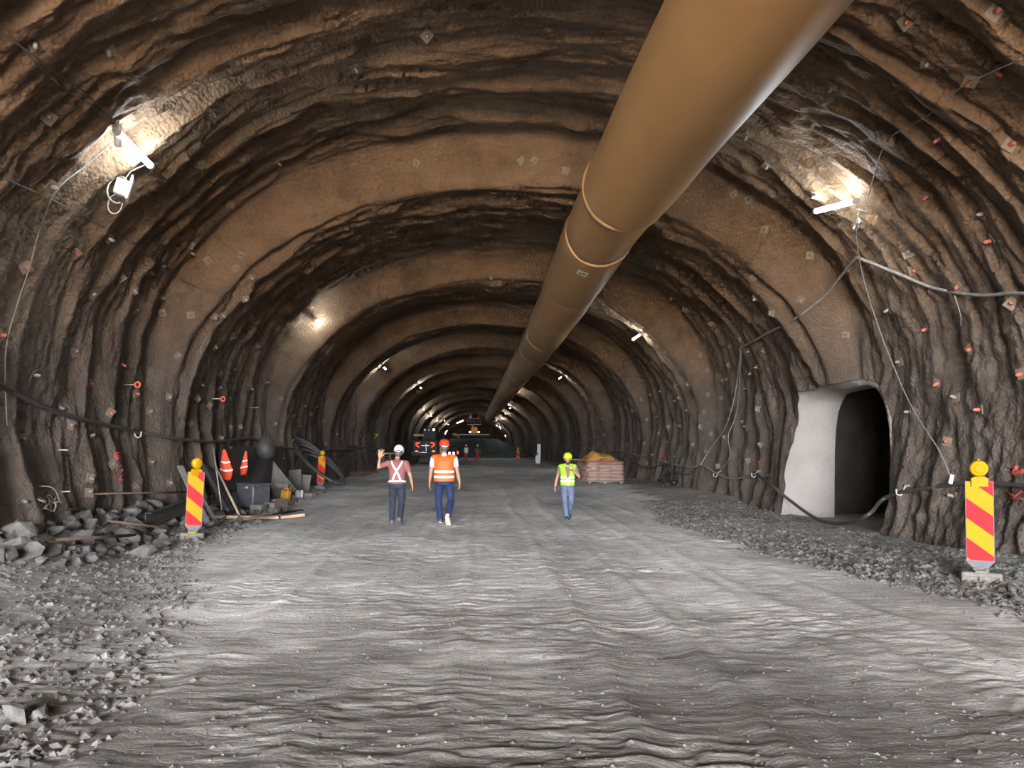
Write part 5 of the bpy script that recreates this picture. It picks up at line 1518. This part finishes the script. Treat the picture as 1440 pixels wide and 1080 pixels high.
MB().box((0, .05, 1.0), (2.62, .5, .5), bevel=.06).build('counterweight', M['mach'], wl)
MB().box((-.1, -.05, .38), (1.1, .5, .55), bevel=.05).build('hitch_block', M['mach'], wl)
for s_ in (-1, 1):
    w = empty('wheel', (s_ * 1.15, 1.6, .78)); w.parent = wl
    MB().lathe([(.35, -.30), (.70, -.30), (.78, -.22), (.78, .22), (.70, .30), (.35, .30)], 28, 'x').build('tyre', M['tyre'], w)
    MB().lathe([(.34, -.31), (.36, 0), (.34, .31)], 20, 'x').build('rim', M['ochre'], w)
    w = empty('wheel', (s_ * 1.15, 4.9, .78)); w.parent = wl
    MB().lathe([(.35, -.30), (.70, -.30), (.78, -.22), (.78, .22), (.70, .30), (.35, .30)], 28, 'x').build('tyre', M['tyre'], w)
    # chevron tail lights
    MB().tube([(s_ * .50, -.06, 1.98), (s_ * .86, -.06, 1.93), (s_ * .86, -.06, 1.80), (s_ * .58, -.06, 1.58)], .055, 6).build('tail_light', M['tail'], wl)
    MB().box((s_ * .78, -.22, 1.20), (.28, .04, .10), bevel=.01).build('marker_light', M['tail_o'], wl)
MB().box((.0, -.03, 1.72), (.75, .06, .04)).build('badge_bar', M['chrome'], wl)
MB().box((.08, -.04, 1.45), (.06, .06, .95), bevel=.02).build('centre_strip', M['chrome'], wl)
MB().box((-.2, -.22, 1.10), (.7, .03, .03)).build('grab_rail', M['chrome'], wl)
cb_ = MB().box((.25, 3.0, 2.75), (1.5, 1.5, 1.3), bevel=.12).build('cab', M['mach'], wl)
MB().box((.25, 2.23, 2.85), (1.25, .03, .8), bevel=.02).build('window', M['mglass'], cb_)
for k in (-.45, -.05, .42): MB().lathe([(.07, -.05), (.11, -.04), (.11, .05)], 12, 'y', (.25 + k, 2.25, 3.25)).build('work_light', M['headl' if k > .1 else 'chrome'], wl)
MB().box((-.75, 2.2, 2.72), (1.0, .3, .22), bevel=.04).build('boom_cover', M['ochre'], wl)
MB().tube([(.95, 1.4, 2.2), (.95, 1.4, 2.95)], .06, 8).build('exhaust', M['mach'], wl)
MB().box((1.42, 1.0, 1.35), (.25, .8, .9), bevel=.06).build('fender', M['ochre'], wl)
MB().box((0, 6.4, .7), (2.8, 1.0, 1.1), bevel=.1).build('bucket', M['ochre'], wl)
MB().box((0, 5.0, 1.1), (1.0, 2.4, .5), bevel=.08).build('front_frame', M['mach'], wl)
# small vehicle beyond
vh = empty('pickup_truck', stand(635, 88), 0, 'small far vehicle with red and white rear lights beside the orange helmet', 'truck')
MB().box((0, 1.2, .75), (1.8, 2.6, .7), bevel=.08).build('truck_bed', M['mach'], vh)
MB().box((0, 3.0, 1.05), (1.8, 2.0, 1.2), bevel=.15).build('cab', M['mach'], vh)
for s_ in (-1, 1):
    MB().box((s_ * .78, -.12, .85), (.20, .05, .38), bevel=.02).build('tail_light', M['tail'], vh)
    MB().box((s_ * .25, -.12, .75), (.22, .05, .32), bevel=.02).build('reverse_light', M['headl'], vh)
    for y in (.5, 3.4): MB().lathe([(.15, -.1), (.36, -.1), (.36, .1), (.15, .1)], 16, 'x', (s_ * .8, y, .36)).build('wheel', M['tyre'], vh)
# muck heap before the face
n1_, n2_ = 90, 60; P = []; fs = []
gx_, gy_ = np.meshgrid(np.linspace(-6.6, 7.8, n1_), np.linspace(96, 140, n2_))
hz = 2.7 * sstep(96.5, 112, gy_) * (1 - .5 * sstep(4, 7.8, gx_)) * (1 - .6 * sstep(-3.5, -6.6, gx_)) + .35 * fbm(gx_ / 1.5, gy_ / 2, 141, 4) + .5 * fbm(gx_ / 5, gy_ / 7, 142, 2) - .35 * (1 - sstep(96, 98, gy_))
M['muck'] = material('wet_muck', (.085, .095, .09), (.045, .05, .047), .7, scale=1.5, bump=.05, bscale=6)
o = link('muck_heap', grid_mesh('muck_heap', np.stack([gx_, gy_, hz], -1)), M['muck']); tag(o, 'broad dark heap of excavated muck before the tunnel face', 'muck heap', None, 'stuff')
# lifting platform working at the face
zb = 2.75
lp = empty('lift_platform', (at(667, 620, 118).x, 118, zb - .1), 0, 'orange lifting platform with raised basket on top of the muck heap', 'lift')
MB().box((0, 0, .55), (2.4, 3.4, .5), bevel=.08).build('chassis', M['mach'], lp)
for s_ in (-1, 1):
    for y in (-1.2, 1.2): MB().lathe([(.2, -.15), (.45, -.15), (.45, .15), (.2, .15)], 16, 'x', (s_ * 1.1, y, .42)).build('wheel', M['tyre'], lp)
M['lorange'] = material('machine_orange', (.90, .36, .07), (.8, .3, .05), .5)
MB().box((0, -.9, 1.55), (1.15, 1.0, 1.1), bevel=.12, taper=.85).build('turret', M['lorange'], lp)
for s_ in (-1, 1): MB().lathe([(.10, -.05), (.14, .0), (.14, .05)], 10, 'y', (s_ * .72, -1.5, 1.25)).build('work_light', M['headl'], lp)
MB().tube([(0, 0, 1.8), (-.4, .6, 2.5)], .16, 8).build('mast', M['lorange'], lp)
ba = empty('basket', (0, 0, 2.45)); ba.parent = lp
MB().box((0, 0, .05), (2.2, 1.2, .1)).build('basket_floor', M['steel'], ba)
for z in (.55, 1.05):
    for (a, b) in (((-1.1, -.6), (1.1, -.6)), ((1.1, -.6), (1.1, .6)), ((1.1, .6), (-1.1, .6)), ((-1.1, .6), (-1.1, -.6))):
        MB().tube([(a[0], a[1], z), (b[0], b[1], z)], .03, 6).build('rail', M['steel'], ba)
for (x, y) in ((-1.1, -.6), (1.1, -.6), (1.1, .6), (-1.1, .6), (0, -.6)): MB().tube([(x, y, 0), (x, y, 1.05)], .03, 6).build('post', M['steel'], ba)
b0 = lp.location + Vector((0, 0, 2.55))
for dx, lb, v in ((-.6, 'worker with pale vest in the raised basket at the face, left one', M['reflect']), (.75, 'worker with orange vest in the raised basket at the face, right one', M['vest_o'])):
    person(b0 + Vector((dx, 0, 0)), 0 if dx < 0 else .6, 1.0, lb, JS, dict(skin=M['skin_d'], shirt=M['dark_top'], trousers=M['trouser_r'], shoes=(M['shoe_b'], M['shoe_b']), helmet=M['helm_w'], vest=v), voxel=.03)
# drill boom reaching sideways
db = empty('drill_boom', at(640, 622, 112) - Vector((0, 0, .35)), 0, 'yellow and grey drill boom lying level along the muck heap crest', 'drill')
zc_ = 1.55
MB().box((2.8, 0, zc_), (5.2, .30, .16), bevel=.03).build('feed_beam', M['steel'], db)
MB().box((3.6, .1, zc_ - .28), (4.2, .3, .3), bevel=.05).build('boom_arm', M['mach'], db)
MB().box((0, 0, zc_), (.6, .35, .45), bevel=.08).build('drill_head', M['ybar'], db)
MB().box((.5, -.05, zc_ - .2), (.35, .3, .6), bevel=.06).build('clamp', M['ybar'], db)
MB().box((-.3, 0, zc_ + .1), (.4, .14, .14), bevel=.03).build('chuck', M['ybar'], db)
for x in (1.2, 4.8): MB().box((x, .2, zc_ / 2 - .1), (.4, .6, zc_), bevel=.05).build('support_leg', M['mach'], db)
